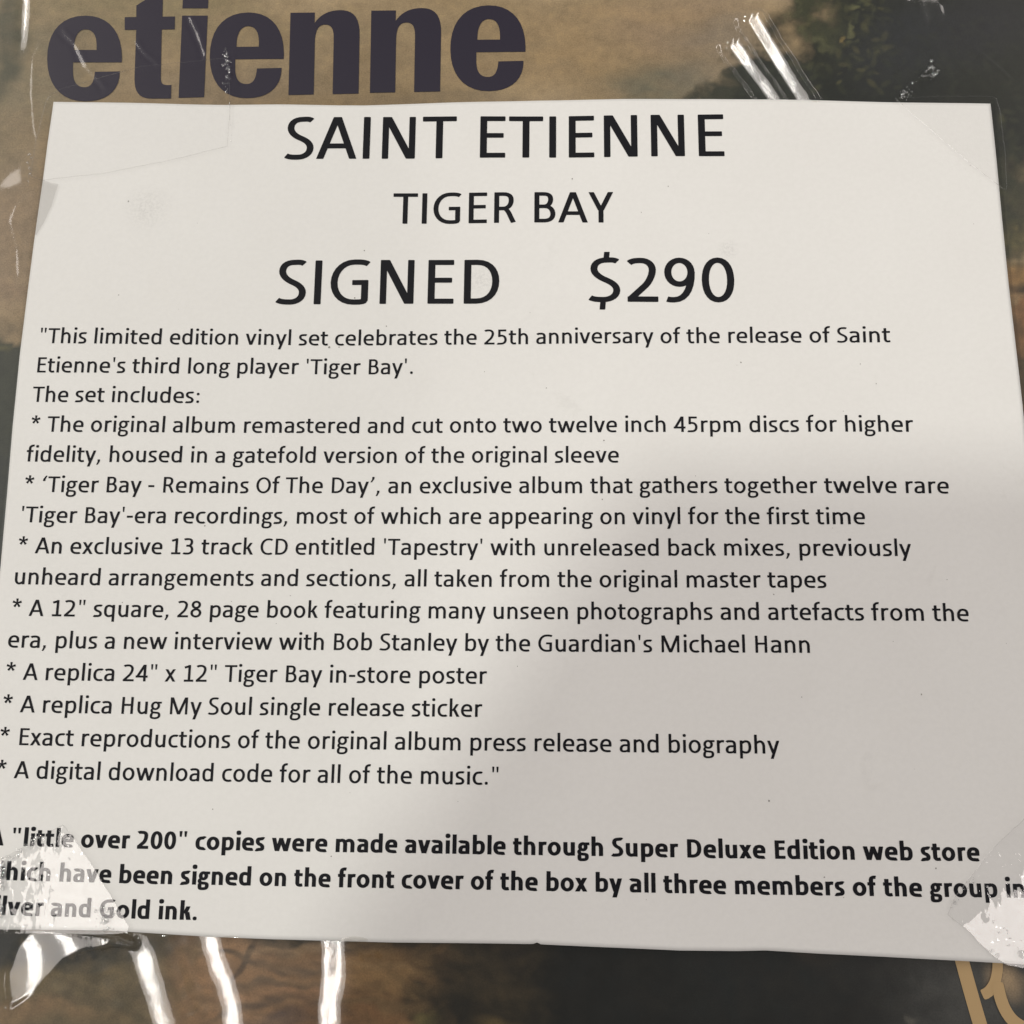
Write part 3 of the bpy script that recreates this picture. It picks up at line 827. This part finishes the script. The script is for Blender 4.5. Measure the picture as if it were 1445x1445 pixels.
LS = 1.2207
BODY = ['"This limited edition vinyl set celebrates the 25th anniversary of the release of Saint',
        "Etienne's third long player 'Tiger Bay'.", "The set includes:",
        "* The original album remastered and cut onto two twelve inch 45rpm discs for higher",
        "fidelity, housed in a gatefold version of the original sleeve",
        "* \u2018Tiger Bay - Remains Of The Day\u2019, an exclusive album that gathers together twelve rare",
        "'Tiger Bay'-era recordings, most of which are appearing on vinyl for the first time",
        "* An exclusive 13 track CD entitled 'Tapestry' with unreleased back mixes, previously",
        "unheard arrangements and sections, all taken from the original master tapes",
        '* A 12" square, 28 page book featuring many unseen photographs and artefacts from the',
        "era, plus a new interview with Bob Stanley by the Guardian's Michael Hann",
        '* A replica 24" x 12" Tiger Bay in-store poster', "* A replica Hug My Soul single release sticker",
        "* Exact reproductions of the original album press release and biography",
        '* A digital download code for all of the music."']
BOLD = ['A "little over 200" copies were made available through Super Deluxe Edition web store',
        'which have been signed on the front cover of the box by all three members of the group in',
        'Silver and Gold ink.']
text_line('heading_line', 'SAINT ETIENNE', 9.545, 8.125, 3.0, slope=-0.0027)
text_line('heading_line', 'TIGER BAY', 14.225, 5.20, 2.14, slope=-0.004)
text_line('heading_line', 'SIGNED', 9.51, 1.735, 3.0, slope=-0.0055)
text_line('price_figure', '$290', 22.16, 1.725, 2.97, slope=-0.003)
for k, s_ in enumerate(BODY): text_line('text_line', s_, 0, -k * LS, 1.0, use_warp=True)
for k, s_ in enumerate(BOLD): text_line('bold_text_line', s_, 0, -(16 + k) * LS, 1.0, bold=True, use_warp=True)

# ------------------------------------------------------------------ the sheet itself
def resample(pts, n):
    p = np.array(pts); d = np.concatenate([[0], np.cumsum(np.hypot(*np.diff(p, axis=0).T))]); d /= d[-1]
    u = np.linspace(0, 1, n)
    return np.stack([np.interp(u, d, p[:, 0]), np.interp(u, d, p[:, 1])], 1)
TOP = unps([(75, 143), (140, 144), (200, 145), (315, 147.5), (400, 148), (480, 150), (515, 150), (560, 148), (640, 145), (760, 141), (880, 139.5), (1000, 139.5), (1130, 142), (1270, 144.5), (1340, 145.5), (1398, 146)])
TRc, BRc, BLc = (39.0, None), (38.85, -23.0), (-0.85, -22.35)
RIGHT = unps([(1398, 146), (1405, 215), (1413, 300), (1423, 400), (1432, 480), (1442, 570)]) + [np.array((39.0, -8.0)), np.array((38.95, -16.0)), np.array(BRc)]
LEFT = unps([(75, 143), (67, 200), (60, 258), (49, 338), (41, 400), (28, 500), (18, 600), (10, 700), (1, 800)]) + [np.array((-0.8, -14.0)), np.array(BLc)]
BOT = [np.array(BLc)] + unps([(0, 1311.5), (60, 1312), (150, 1313), (185, 1315), (300, 1322), (380, 1325.5), (560, 1330), (740, 1332), (752, 1332), (757, 1329.5), (763, 1332.5), (960, 1341.5), (1040, 1342), (1080, 1341), (1160, 1346), (1300, 1353), (1370, 1356.5), (1445, 1361)]) + [np.array(BRc)]
nx, ny = 260, 190
U, Vv = np.meshgrid(np.linspace(0, 1, nx), np.linspace(0, 1, ny))
t_, b_ = resample(TOP, nx), resample(BOT, nx)
l_, r_ = resample(LEFT, ny), resample(RIGHT, ny)
u_, v_ = U[..., None], Vv[..., None]
Pp = (1 - v_) * t_[None] + v_ * b_[None] + (1 - u_) * l_[:, None] + u_ * r_[:, None] - ((1 - u_) * (1 - v_) * t_[0] + u_ * (1 - v_) * t_[-1] + (1 - u_) * v_ * b_[0] + u_ * v_ * b_[-1])
Zp = z_paper(Pp[..., 0], Pp[..., 1])
verts = np.c_[Pp.reshape(-1, 2), Zp.ravel()]
low = verts.copy(); low[:, 2] -= 0.02
F = grid_faces(nx, ny)
nV = len(verts)
# walls round the rim
rim = np.concatenate([np.arange(nx), np.arange(1, ny) * nx + nx - 1, (ny - 1) * nx + np.arange(nx - 2, -1, -1), np.arange(ny - 2, 0, -1) * nx])
r2 = np.roll(rim, -1)
walls = np.stack([rim, r2, r2 + nV, rim + nV], 1)
mesh_obj('sheet', np.r_[verts, low], np.r_[F[:, ::-1], F + nV, walls], M_PAPER, sheet, smooth=False)

# loose specks of dirt on the sheet: far too small to count
SP = [(464, 489), (478, 489), (208, 300), (748, 442), (905, 300), (1000, 330), (771, 548), (852, 622), (1336, 818), (1290, 1085), (1260, 905), (730, 940), (1420, 908), (300, 1142), (1320, 1225),
      (466, 825), (870, 745), (500, 420), (1190, 580), (640, 370), (1300, 980), (468, 1208), (1163, 1238), (1085, 1130), (1175, 745), (390, 880), (545, 460), (1040, 515), (172, 850)]
V, F_ = [], []
for i, (a, b) in enumerate(SP + [(rnd.uniform(90, 1400), rnd.uniform(180, 1330)) for _ in range(34)]):
    c = unp(a, b); r = (0.05 if i == 0 else rnd.uniform(0.012, 0.035)); k = len(V)
    for j in range(6):
        th_ = j * math.pi / 3; rr = r * rnd.uniform(.6, 1.2)
        V.append((c[0] + rr * math.cos(th_), c[1] + rr * math.sin(th_), float(z_paper(c[0], c[1])) + 0.012))
    F_.append(tuple(range(k, k + 6)))
M_SPECK = principled('grey_speck', (0.30, 0.28, 0.26), 0.8)
tag(mesh_obj('specks', V, F_, M_SPECK, sheet), kind='stuff')

# ------------------------------------------------------------------ gold signature on the cover
def marker(pts_px, wpx, name='pen_stroke'):
    P0 = np.array([unp(a, b, Z_COVER + 0.03) for a, b in path(pts_px, 12)])
    w_ = wpx / 33.0 / 2
    polys = ribbon([a * 1000 for a in P0], w_ * 1000, w_ * 1000, .95, .95, .1, r=90)
    V, T = triangulate(polys)
    return mesh_obj(name, [(a / 1000, b / 1000, Z_COVER + 0.03) for a, b in V], T, M_GOLD, box)
marker([('M', 1352, 1335), ('C', 1362, 1372, 1372, 1410, 1388, 1462)], 16)
marker([('M', 1404, 1330), ('C', 1412, 1362, 1408, 1398, 1386, 1404)], 12).location.z += 0.00006
marker([('M', 1407, 1386), ('C', 1412, 1420, 1424, 1446, 1452, 1452)], 14).location.z += 0.00012

# ------------------------------------------------------------------ clear film bag with wrinkles
def needed_grad(p, lx, tau=None, ly=None):
    """surface gradient that mirrors the camera to the lamp row at x = lx, tilting across tau"""
    best = None
    for y in ([ly] if ly is not None else np.linspace(-262, 560, 165)):
        v = CAM - np.array([*p, 0]); v /= np.linalg.norm(v)
        l = np.array([lx, y, CEIL]) - np.array([*p, 0]); l /= np.linalg.norm(l)
        n = v + l; g = -n[:2] / n[2]
        c = abs(g @ tau) if tau is not None else np.hypot(*g)
        if best is None or c < best[0]: best = (c, g)
    return best[1]

H = np.zeros_like(GX)

def facet(px, wpx, lx, aim):
    """a flat tilted fold of film along a line, its plane mirroring the lamps"""
    global H
    P0 = np.array(unps(px)); n = 30
    u = np.linspace(0, 1, len(P0)); P1 = resample(P0, n); W = np.interp(np.linspace(0, 1, n), u, wpx) / 33.0 / 2
    c = unp(*aim); g = needed_grad(c, lx, np.array([0., 1.]) * 1.0) if False else needed_grad(c, lx)
    sd = np.full(GX.shape, -9.0)
    x0, y0 = P1.min(0) - 2; x1, y1 = P1.max(0) + 2
    i0, i1 = np.searchsorted(xs, (x0, x1)); j0, j1 = np.searchsorted(ys, (y0, y1))
    gx, gy = GX[j0:j1, i0:i1], GY[j0:j1, i0:i1]
    k = np.full(gx.shape, -9.0)
    for (a, w_) in zip(P1, W):
        k = np.maximum(k, w_ - np.hypot(gx - a[0], gy - a[1]))
    win = np.clip(k / .22 + .6, 0, 1); win = win * win * (3 - 2 * win)
    z0 = min(float(g @ (a - c)) for a in P1)
    gxc = g[0] + 0.0125 * 0.9 * (gx - c[0]) / 2
    H[j0:j1, i0:i1] += win * (gxc * (gx - c[0]) + g[1] * (gy - c[1]) - z0 * .55 + .005 * np.sin(gx * 4.1 + gy * 2.2 + 1.5 * np.sin(gy * 1.7)))

def streak(px, wpx, lx, along=True, gain=1.0, ragged=0.15, seed=0.0, fade=(0.12, 0.12), crisp=3, reach=.76):
    global H
    P0 = np.array(unps(px)); w_ = wpx / 33.0
    P0 = resample(P0, 40)
    x0, y0 = P0.min(0) - 5 * w_; x1, y1 = P0.max(0) + 5 * w_
    i0, i1 = np.searchsorted(xs, (x0, x1)); j0, j1 = np.searchsorted(ys, (y0, y1))
    gx, gy = GX[j0:j1, i0:i1], GY[j0:j1, i0:i1]
    best = np.full(gx.shape, 1e9); D = np.zeros(gx.shape); S_ = np.zeros(gx.shape)
    Lg = np.concatenate([[0], np.cumsum(np.hypot(*np.diff(P0, axis=0).T))])
    for k in range(len(P0) - 1):
        a, b = P0[k], P0[k + 1]; d = b - a; ln = np.hypot(*d); d = d / ln
        s = np.clip((gx - a[0]) * d[0] + (gy - a[1]) * d[1], 0, ln)
        ex, ey = gx - a[0] - s * d[0], gy - a[1] - s * d[1]
        dist = np.hypot(ex, ey); up = dist < best
        best[up] = dist[up]
        sg = np.sign(ex * -d[1] + ey * d[0])
        D[up] = (dist * sg)[up]; S_[up] = (Lg[k] + s)[up]
    mid = P0[len(P0) // 2]; tau = P0[-1] - P0[0]; tau = tau / np.hypot(*tau); pn = np.array((-tau[1], tau[0]))
    g = needed_grad(mid, lx, tau) * gain
    m_ = float(g @ pn); al = float(g @ tau) if along else 0.0
    q = S_ / Lg[-1]
    ww = w_ * (1 + ragged * np.sin(S_ * 3.1 + seed * 7) + ragged * .6 * np.sin(S_ * 7.7 + seed * 3))
    X_ = D / ww
    win = np.exp(-np.abs(X_ * reach) ** crisp)
    f0 = np.clip(q / fade[0], 0, 1) if fade[0] else 1.0
    f1 = np.clip((1 - q) / fade[1], 0, 1) if fade[1] else 1.0
    ff = f0 * f1; ff = ff * ff * (3 - 2 * ff)
    H[j0:j1, i0:i1] += ff * (m_ * ww * X_ * win + al * (S_ - Lg[-1] / 2) * win)

# lower left: the fold at the corner, the long curved glare, two straight ones
facet([(12, 1416), (28, 1384), (48, 1352), (80, 1336), (124, 1329), (160, 1328), (186, 1332)], [8, 44, 58, 36, 20, 14, 8], ROW_L + 8, (90, 1345))
streak([(180, 1312), (200, 1344), (210, 1378), (220, 1410), (236, 1470)], 33, TUBE_L, seed=1.4, fade=(.03, 0), ragged=.03)
streak([(288, 1305), (296, 1342), (312, 1385), (322, 1418), (326, 1470)], 29, TUBE_L, seed=2.0, fade=(0, 0), ragged=.02)
streak([(466, 1295), (470, 1340), (470, 1380), (464, 1420), (464, 1470)], 30, TUBE_L, seed=2.9, fade=(0, 0), ragged=.05)
# upper right pair
streak([(1026, 50), (1052, 86), (1074, 114), (1100, 150)], 14, TUBE_L, seed=4.4, fade=(.12, 0), ragged=.03, crisp=6, reach=.8)
streak([(1052, 12), (1076, 50), (1104, 96), (1140, 152)], 15, TUBE_L, seed=5.2, fade=(.10, 0), ragged=.03, crisp=6, reach=.8)
streak([(1262, -30), (1292, -8), (1330, -14)], 22, TUBE_R, seed=5.9, fade=(.1, .1))
# left margin
streak([(37, -30), (36, 10), (34, 50), (30, 92)], 8, TUBE_L, seed=6.6, fade=(0, .35), ragged=.05)
streak([(14, 232), (16, 250), (13, 270)], 20, VEIL_L, seed=6.9, gain=1.0, fade=(.4, .4))
streak([(58, 50), (44, 80), (42, 130), (46, 180), (54, 215)], 3.5, VEIL_L, gain=1.0, seed=7.3, ragged=.1)
streak([(52, 262), (20, 290), (12, 310), (22, 350), (24, 400)], 3.5, VEIL_L, gain=1.0, seed=8.3, ragged=.1)
# faint creases over the lettering
streak([(80, 38), (104, 62), (118, 92), (150, 128)], 5, VEIL_L, gain=.95, seed=9.1, ragged=.1)
streak([(262, 16), (276, 44), (290, 84)], 5, VEIL_L, gain=.97, seed=9.7, ragged=.1)
streak([(186, 54), (204, 76), (222, 90)], 4, VEIL_L, gain=.8, seed=10.1, ragged=.1)
streak([(1376, 62), (1410, 90), (1432, 112)], 3, VEIL_R, gain=.6, seed=12.1, ragged=.1)
# soft swell over the whole bag
for (kx, ky, am, ph) in ((.31, .17, .040, .3), (.12, .38, .040, 1.7), (.55, -.42, .016, 2.9), (1.1, .7, .007, .9), (-.9, 1.4, .005, 4.1)):
    H += am * .45 * np.sin(kx * GX + ky * GY + ph)
# press the film flat where the sheet lies on it
from_edge = np.minimum.reduce([GX - (-0.8), 38.9 - GX, GY + 22.45, 10.45 - GY])
press = np.clip((from_edge + 0.05) / 0.35, 0, 1)
base = Z_COVER + 0.20
H = base + H * (1 - press) - 0.09 * press
H = np.where(H < Z_COVER + .10, Z_COVER + .04 + .06 * np.exp((H - Z_COVER - .10) / .06), H)
# rim turns down over the box edge
edge = np.minimum.reduce([GX - BX0, BX1 - GX, GY - BY0, BY1 - GY])
H = np.where(edge < 0, Z_COVER - 1.5 * -edge / .3, H)
film = mesh_obj('clear_bag', np.c_[GX.ravel(), GY.ravel(), H.ravel()], grid_faces(len(xs), len(ys)), M_FILM, None, smooth=True)
tag(film, 'clear wrinkled plastic wrap over the record cover, with white glare streaks around the sheet', 'plastic wrap')

# ------------------------------------------------------------------ sticky tape
def make_tape_mat(name, centre_px, lx, mask_kind, tint=(0.997, 0.997, 0.998)):
    m, nt, N, L = new_mat(name)
    N.remove(N['Principled BSDF'])
    out = N['Material Output']
    tr = N.new('ShaderNodeBsdfTransparent'); tr.inputs[0].default_value = (*tint, 1)
    gl = N.new('ShaderNodeBsdfGlossy'); gl.inputs['Roughness'].default_value = 0.10
    fr = thin_fresnel(N, L, 0.042)
    f = math_node(N, L, 'MULTIPLY', fr, 0.25, clamp=True)
    if lx is not None:
        # lifted areas of the tape lean towards the lamps, pressed-down areas lie flat
        c = unp(*centre_px)
        g = needed_grad(c, lx)
        geo = N.new('ShaderNodeNewGeometry').outputs['Position']
        sep = N.new('ShaderNodeSeparateXYZ'); L.new(geo, sep.inputs[0])
        kx = 0.5 / CAM[2] / EM
        nxx = math_node(N, L, 'MULTIPLY_ADD', math_node(N, L, 'SUBTRACT', sep.outputs[0], c[0] * EM), -kx * 0.9, -g[0])
        nyy = math_node(N, L, 'MULTIPLY_ADD', math_node(N, L, 'SUBTRACT', sep.outputs[1], c[1] * EM), -kx * 0.4, -g[1])
        n1 = noise_node(N, L, geo, 520 if mask_kind == 'left' else 190, 4, 0.6, 0.5)
        mp = N.new('ShaderNodeMapping'); mp.inputs['Scale'].default_value = (1.5, 0.7, 1); mp.inputs['Rotation'].default_value = (0, 0, math.radians(25 if mask_kind == 'left' else -10))
        L.new(geo, mp.inputs[0]); L.new(mp.outputs[0], n1.inputs['Vector'])
        xm = math_node(N, L, 'DIVIDE', sep.outputs[0], EM); ym = math_node(N, L, 'DIVIDE', sep.outputs[1], EM)
        if mask_kind == 'left':
            # more lift to the right of x = 2.8 em
            grad = math_node(N, L, 'MULTIPLY', math_node(N, L, 'SUBTRACT', xm, 2.2), 0.12)
            grad = math_node(N, L, 'MINIMUM', grad, 0.20)
            top_ = math_node(N, L, 'MULTIPLY', math_node(N, L, 'SUBTRACT', -19.6, ym), 0.14)
            grad = math_node(N, L, 'ADD', grad, math_node(N, L, 'MINIMUM', top_, 0.06))
            lvl = math_node(N, L, 'ADD', n1.outputs[0], grad)
            thr = 0.50
        else:
            a = math_node(N, L, 'MULTIPLY', math_node(N, L, 'SUBTRACT', xm, 36.2), 0.10)
            b2 = math_node(N, L, 'MULTIPLY', math_node(N, L, 'SUBTRACT', -21.0, ym), 0.17)
            lvl = math_node(N, L, 'ADD', n1.outputs[0], math_node(N, L, 'ADD', a, math_node(N, L, 'MINIMUM', b2, 0.3)))
            thr = 0.50
        mk = ramp(N, L, lvl, [(thr - 0.012, (0, 0, 0)), (thr + 0.012, (1, 1, 1))])
        f = math_node(N, L, 'MULTIPLY', fr, math_node(N, L, 'MULTIPLY_ADD', mk, 1.5 if mask_kind == 'left' else 2.0, 0.8), clamp=True)
        fine = noise_node(N, L, geo, 900, 2, 0.5)
        jit = math_node(N, L, 'MULTIPLY', math_node(N, L, 'SUBTRACT', fine.outputs[0], 0.5), 0.035)
        nxx = math_node(N, L, 'ADD', nxx, jit)
        # hard glints: where the tape is crumpled it turns straight to the tube
        g2 = needed_grad(c, TUBE_L if mask_kind == 'left' else TUBE_R)
        sp_ = noise_node(N, L, geo, 1150, 2, 0.5)
        spots = ramp(N, L, sp_.outputs[0], [(0.70, (0, 0, 0)), (0.715, (1, 1, 1))])
        if mask_kind == 'left':
            edge_ = math_node(N, L, 'GREATER_THAN', math_node(N, L, 'MULTIPLY_ADD', n1.outputs[0], 1.6, -0.32), xm)
            below = math_node(N, L, 'LESS_THAN', ym, -19.9)
            spots = math_node(N, L, 'MAXIMUM', spots, math_node(N, L, 'MULTIPLY', edge_, below))
        dx_ = math_node(N, L, 'MULTIPLY', spots, float(g[0] - g2[0]))
        nxx = math_node(N, L, 'ADD', nxx, dx_)
        mk = math_node(N, L, 'MAXIMUM', mk, spots)
        nxx = math_node(N, L, 'MULTIPLY', nxx, mk); nyy = math_node(N, L, 'MULTIPLY', nyy, mk)
        cb = N.new('ShaderNodeCombineXYZ'); L.new(nxx, cb.inputs[0]); L.new(nyy, cb.inputs[1]); cb.inputs[2].default_value = 1
        nm = N.new('ShaderNodeVectorMath'); nm.operation = 'NORMALIZE'; L.new(cb.outputs[0], nm.inputs[0])
        L.new(nm.outputs[0], gl.inputs['Normal'])
    mx = N.new('ShaderNodeMixShader')
    L.new(f, mx.inputs[0]); L.new(tr.outputs[0], mx.inputs[1]); L.new(gl.outputs[0], mx.inputs[2])
    L.new(mx.outputs[0], out.inputs[0])
    return m

M_RIM = make_film('tape_rim', rough=0.25, tint=(0.945, 0.94, 0.935), gain=2.2, scratch=False)
def tape(outline_px, mat, label, rim=0.035, z=0.10, bubbles=()):
    P0 = np.array(unps(outline_px))
    loop = resample(np.r_[P0, P0[:1]], 90)[:-1]
    loop = loop + np.array([[rnd.uniform(-.012, .012), rnd.uniform(-.012, .012)] for _ in loop])
    V, T = poly_with_hole([tuple(a) for a in loop], [])
    A = np.array(V)
    inside = (A[:, 0] > -0.8) & (A[:, 0] < 38.9) & (A[:, 1] > -22.6) & (A[:, 1] < 10.9)
    root = empty('adhesive_tape', (loop[0][0] * EM, loop[0][1] * EM, 0), label, 'sticky tape', 'pieces of clear tape at the corners of the sheet')
    mesh_obj('tape_film', np.c_[A, np.full(len(A), z)], T, mat, root)
    # cut rim with real thickness
    c = loop.mean(0)
    nrm = np.stack([-(np.roll(loop, -1, 0) - np.roll(loop, 1, 0))[:, 1], (np.roll(loop, -1, 0) - np.roll(loop, 1, 0))[:, 0]], 1)
    nrm /= np.hypot(nrm[:, 0], nrm[:, 1])[:, None]
    V, F_ = [], []
    n = len(loop)
    for i in range(n):
        a, b = loop[i] + nrm[i] * rim * .5, loop[i] - nrm[i] * rim * .5
        V += [(a[0], a[1], z + .005), (b[0], b[1], z + .005), (loop[i][0], loop[i][1], z + .02), (loop[i][0], loop[i][1], z - 0.02)]
    for i in range(n):
        j = (i + 1) % n
        F_ += [(4 * i, 4 * j, 4 * j + 2, 4 * i + 2), (4 * i + 2, 4 * j + 2, 4 * j + 1, 4 * i + 1)]
    mesh_obj('tape_rim', V, F_, M_RIM, root, smooth=False)
    if bubbles:
        V, F_ = [], []
        for (bx, by, br) in bubbles:
            q = unp(bx, by); r = br / 33.0
            k = len(V); n1_, n2_ = 10, 4
            sx, sy, ra = rnd.uniform(.6, 1.3), rnd.uniform(.6, 1.3), rnd.uniform(0, 3)
            V.append((q[0], q[1], z + .01 + r * .36))
            for a in range(1, n2_ + 1):
                ph = a / n2_ * math.pi / 2
                for b in range(n1_):
                    th_ = b / n1_ * 2 * math.pi
                    ux, uy = math.cos(th_) * sx * math.sin(ph) * r, math.sin(th_) * sy * math.sin(ph) * r
                    V.append((q[0] + ux * math.cos(ra) - uy * math.sin(ra), q[1] + ux * math.sin(ra) + uy * math.cos(ra), z + .01 + r * .36 * math.cos(ph)))
            for b in range(n1_): F_.append((k, k + 1 + b, k + 1 + (b + 1) % n1_))
            for a in range(n2_ - 1):
                for b in range(n1_):
                    p, q2 = k + 1 + a * n1_ + b, k + 1 + a * n1_ + (b + 1) % n1_
                    F_.append((p, p + n1_, q2 + n1_, q2))
        tag(mesh_obj('air_bubbles', V, F_, M_BUBBLE, root, smooth=True), kind='stuff')
    return root

def dent_patch(outline, root):  # thin grey patch laid on the sheet in place of a dent's shade
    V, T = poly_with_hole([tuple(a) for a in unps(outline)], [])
    mesh_obj('dent_shade', [(x, y, .085) for x, y in V], T, M_DENT_SHADE, root)

def scatter(pts, n, r0, r1, jit):
    out = []
    for i in range(n):
        k = rnd.random() * (len(pts) - 1); a, b = pts[int(k)], pts[min(int(k) + 1, len(pts) - 1)]; t = k - int(k)
        out.append((a[0] + (b[0] - a[0]) * t + rnd.gauss(0, jit), a[1] + (b[1] - a[1]) * t + rnd.gauss(0, jit), rnd.uniform(r0, r1)))
    return out

M_T_PLAIN = make_tape_mat('clear_tape', None, None, None)
M_T_TR = make_tape_mat('clear_tape_grey', None, None, None, tint=(0.985, 0.984, 0.984))
M_DENT_SHADE = make_film('dent_shade_film', rough=0.5, tint=(0.86, 0.855, 0.85), gain=.5, scratch=False)  # grey tint paints the shade of a dent in the paper
M_T_BL = make_tape_mat('clear_tape_lifted', (95, 1250), VEIL_L, 'left')
M_T_BR = make_tape_mat('clear_tape_bubbled', (1410, 1290), VEIL_R, 'right')
tl = tape([(45, 250), (60, 256), (150, 246), (250, 226), (322, 208), (326, 150), (322, 84), (200, 96), (86, 128), (68, 140), (52, 200)], M_T_PLAIN,
     'clear tape at the upper left corner of the sheet, ending in a crimped vertical edge',
     bubbles=scatter([(320, 74), (322, 95), (320, 134)], 34, 1.2, 3.2, 1.8) + scatter([(324, 140), (327, 206)], 9, .7, 1.3, .8) + scatter([(46, 215), (44, 240), (42, 262)], 16, 1.2, 2.8, 1.6))
dent_patch([(59, 254), (72, 259), (84, 261), (80, 272), (74, 292), (64, 314), (52, 334), (50, 330)], tl)
tape([(1262, 141), (1316, 188), (1372, 236), (1419, 272), (1417, 220), (1410, 160), (1404, 140), (1390, 138), (1320, 138)], M_T_TR,
     'clear triangle of tape over the upper right corner of the sheet',
     bubbles=scatter([(1313, 92), (1316, 104), (1308, 108)], 24, 1.0, 3.0, 4.0) + scatter([(1268, 140), (1274, 130), (1280, 138)], 18, 1.0, 2.6, 3.5) + scatter([(1278, 124), (1300, 112)], 6, .8, 1.4, 1.5))
tape([(90, 1164), (98, 1172), (130, 1218), (162, 1270), (185, 1309), (180, 1316), (150, 1318), (90, 1317), (0, 1316), (-70, 1316), (-70, 1260), (-20, 1228), (4, 1212), (30, 1198), (60, 1180)], M_T_BL,
     'shiny lifted tape over the lower left corner of the sheet, glare hiding the bold print',
     bubbles=scatter([(6, 1214), (30, 1200), (62, 1178)], 40, .9, 2.6, 3.0) + scatter([(5, 1216), (4, 1245), (2, 1290)], 26, 2.5, 5.5, 2.0)
     + scatter([(140, 1285), (150, 1300), (164, 1282)], 16, 1.2, 3.6, 6) + scatter([(136, 1308), (170, 1312)], 8, .8, 2, 2))
tape([(1336, 1290), (1344, 1268), (1372, 1232), (1400, 1196), (1460, 1140), (1520, 1200), (1500, 1380), (1442, 1365), (1420, 1361), (1404, 1352), (1380, 1330), (1366, 1314)], M_T_BR,
     'bubbled tape with cloudy white glare over the lower right corner of the sheet',
     bubbles=scatter([(1337, 1286), (1352, 1262), (1366, 1246), (1380, 1234)], 18, .6, 1.7, 2.2) + [(1398, 1341, 2.4), (1406, 1347, 3.0), (1440, 1346, 4)]
     + scatter([(1420, 1320), (1440, 1340)], 14, .6, 1.8, 10))

# ------------------------------------------------------------------ unseen slabs added over the sheet, shaped only to cast its shade
blocker = empty('shadow_blocker', (24 * EM, -8 * EM, 41.6 * EM), 'unseen dark slab added above the sheet to cast the soft shade on its lower right half', 'shadow blocker')
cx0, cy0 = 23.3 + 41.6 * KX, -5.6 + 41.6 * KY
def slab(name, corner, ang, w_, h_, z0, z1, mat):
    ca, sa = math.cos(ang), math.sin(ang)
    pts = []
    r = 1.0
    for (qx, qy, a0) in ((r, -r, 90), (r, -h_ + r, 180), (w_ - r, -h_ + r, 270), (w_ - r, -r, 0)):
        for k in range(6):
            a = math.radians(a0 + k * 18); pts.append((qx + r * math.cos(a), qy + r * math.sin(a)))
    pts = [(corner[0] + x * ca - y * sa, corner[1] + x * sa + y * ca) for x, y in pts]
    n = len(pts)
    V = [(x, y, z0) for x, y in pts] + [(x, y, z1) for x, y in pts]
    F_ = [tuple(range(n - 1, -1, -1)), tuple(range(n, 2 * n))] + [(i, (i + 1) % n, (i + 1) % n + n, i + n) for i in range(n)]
    return mesh_obj(name, V, F_, mat, blocker)
slab('blocker_body', (cx0, cy0), math.radians(1), 32, 22, 41.2, 42.4, M_DARK)
slab('blocker_flap', (cx0 - .3, cy0 - .4), math.radians(-32), 14, 25, 42.6, 43.0, M_DARK)  # second added slab, turned to slant the left edge of the shade
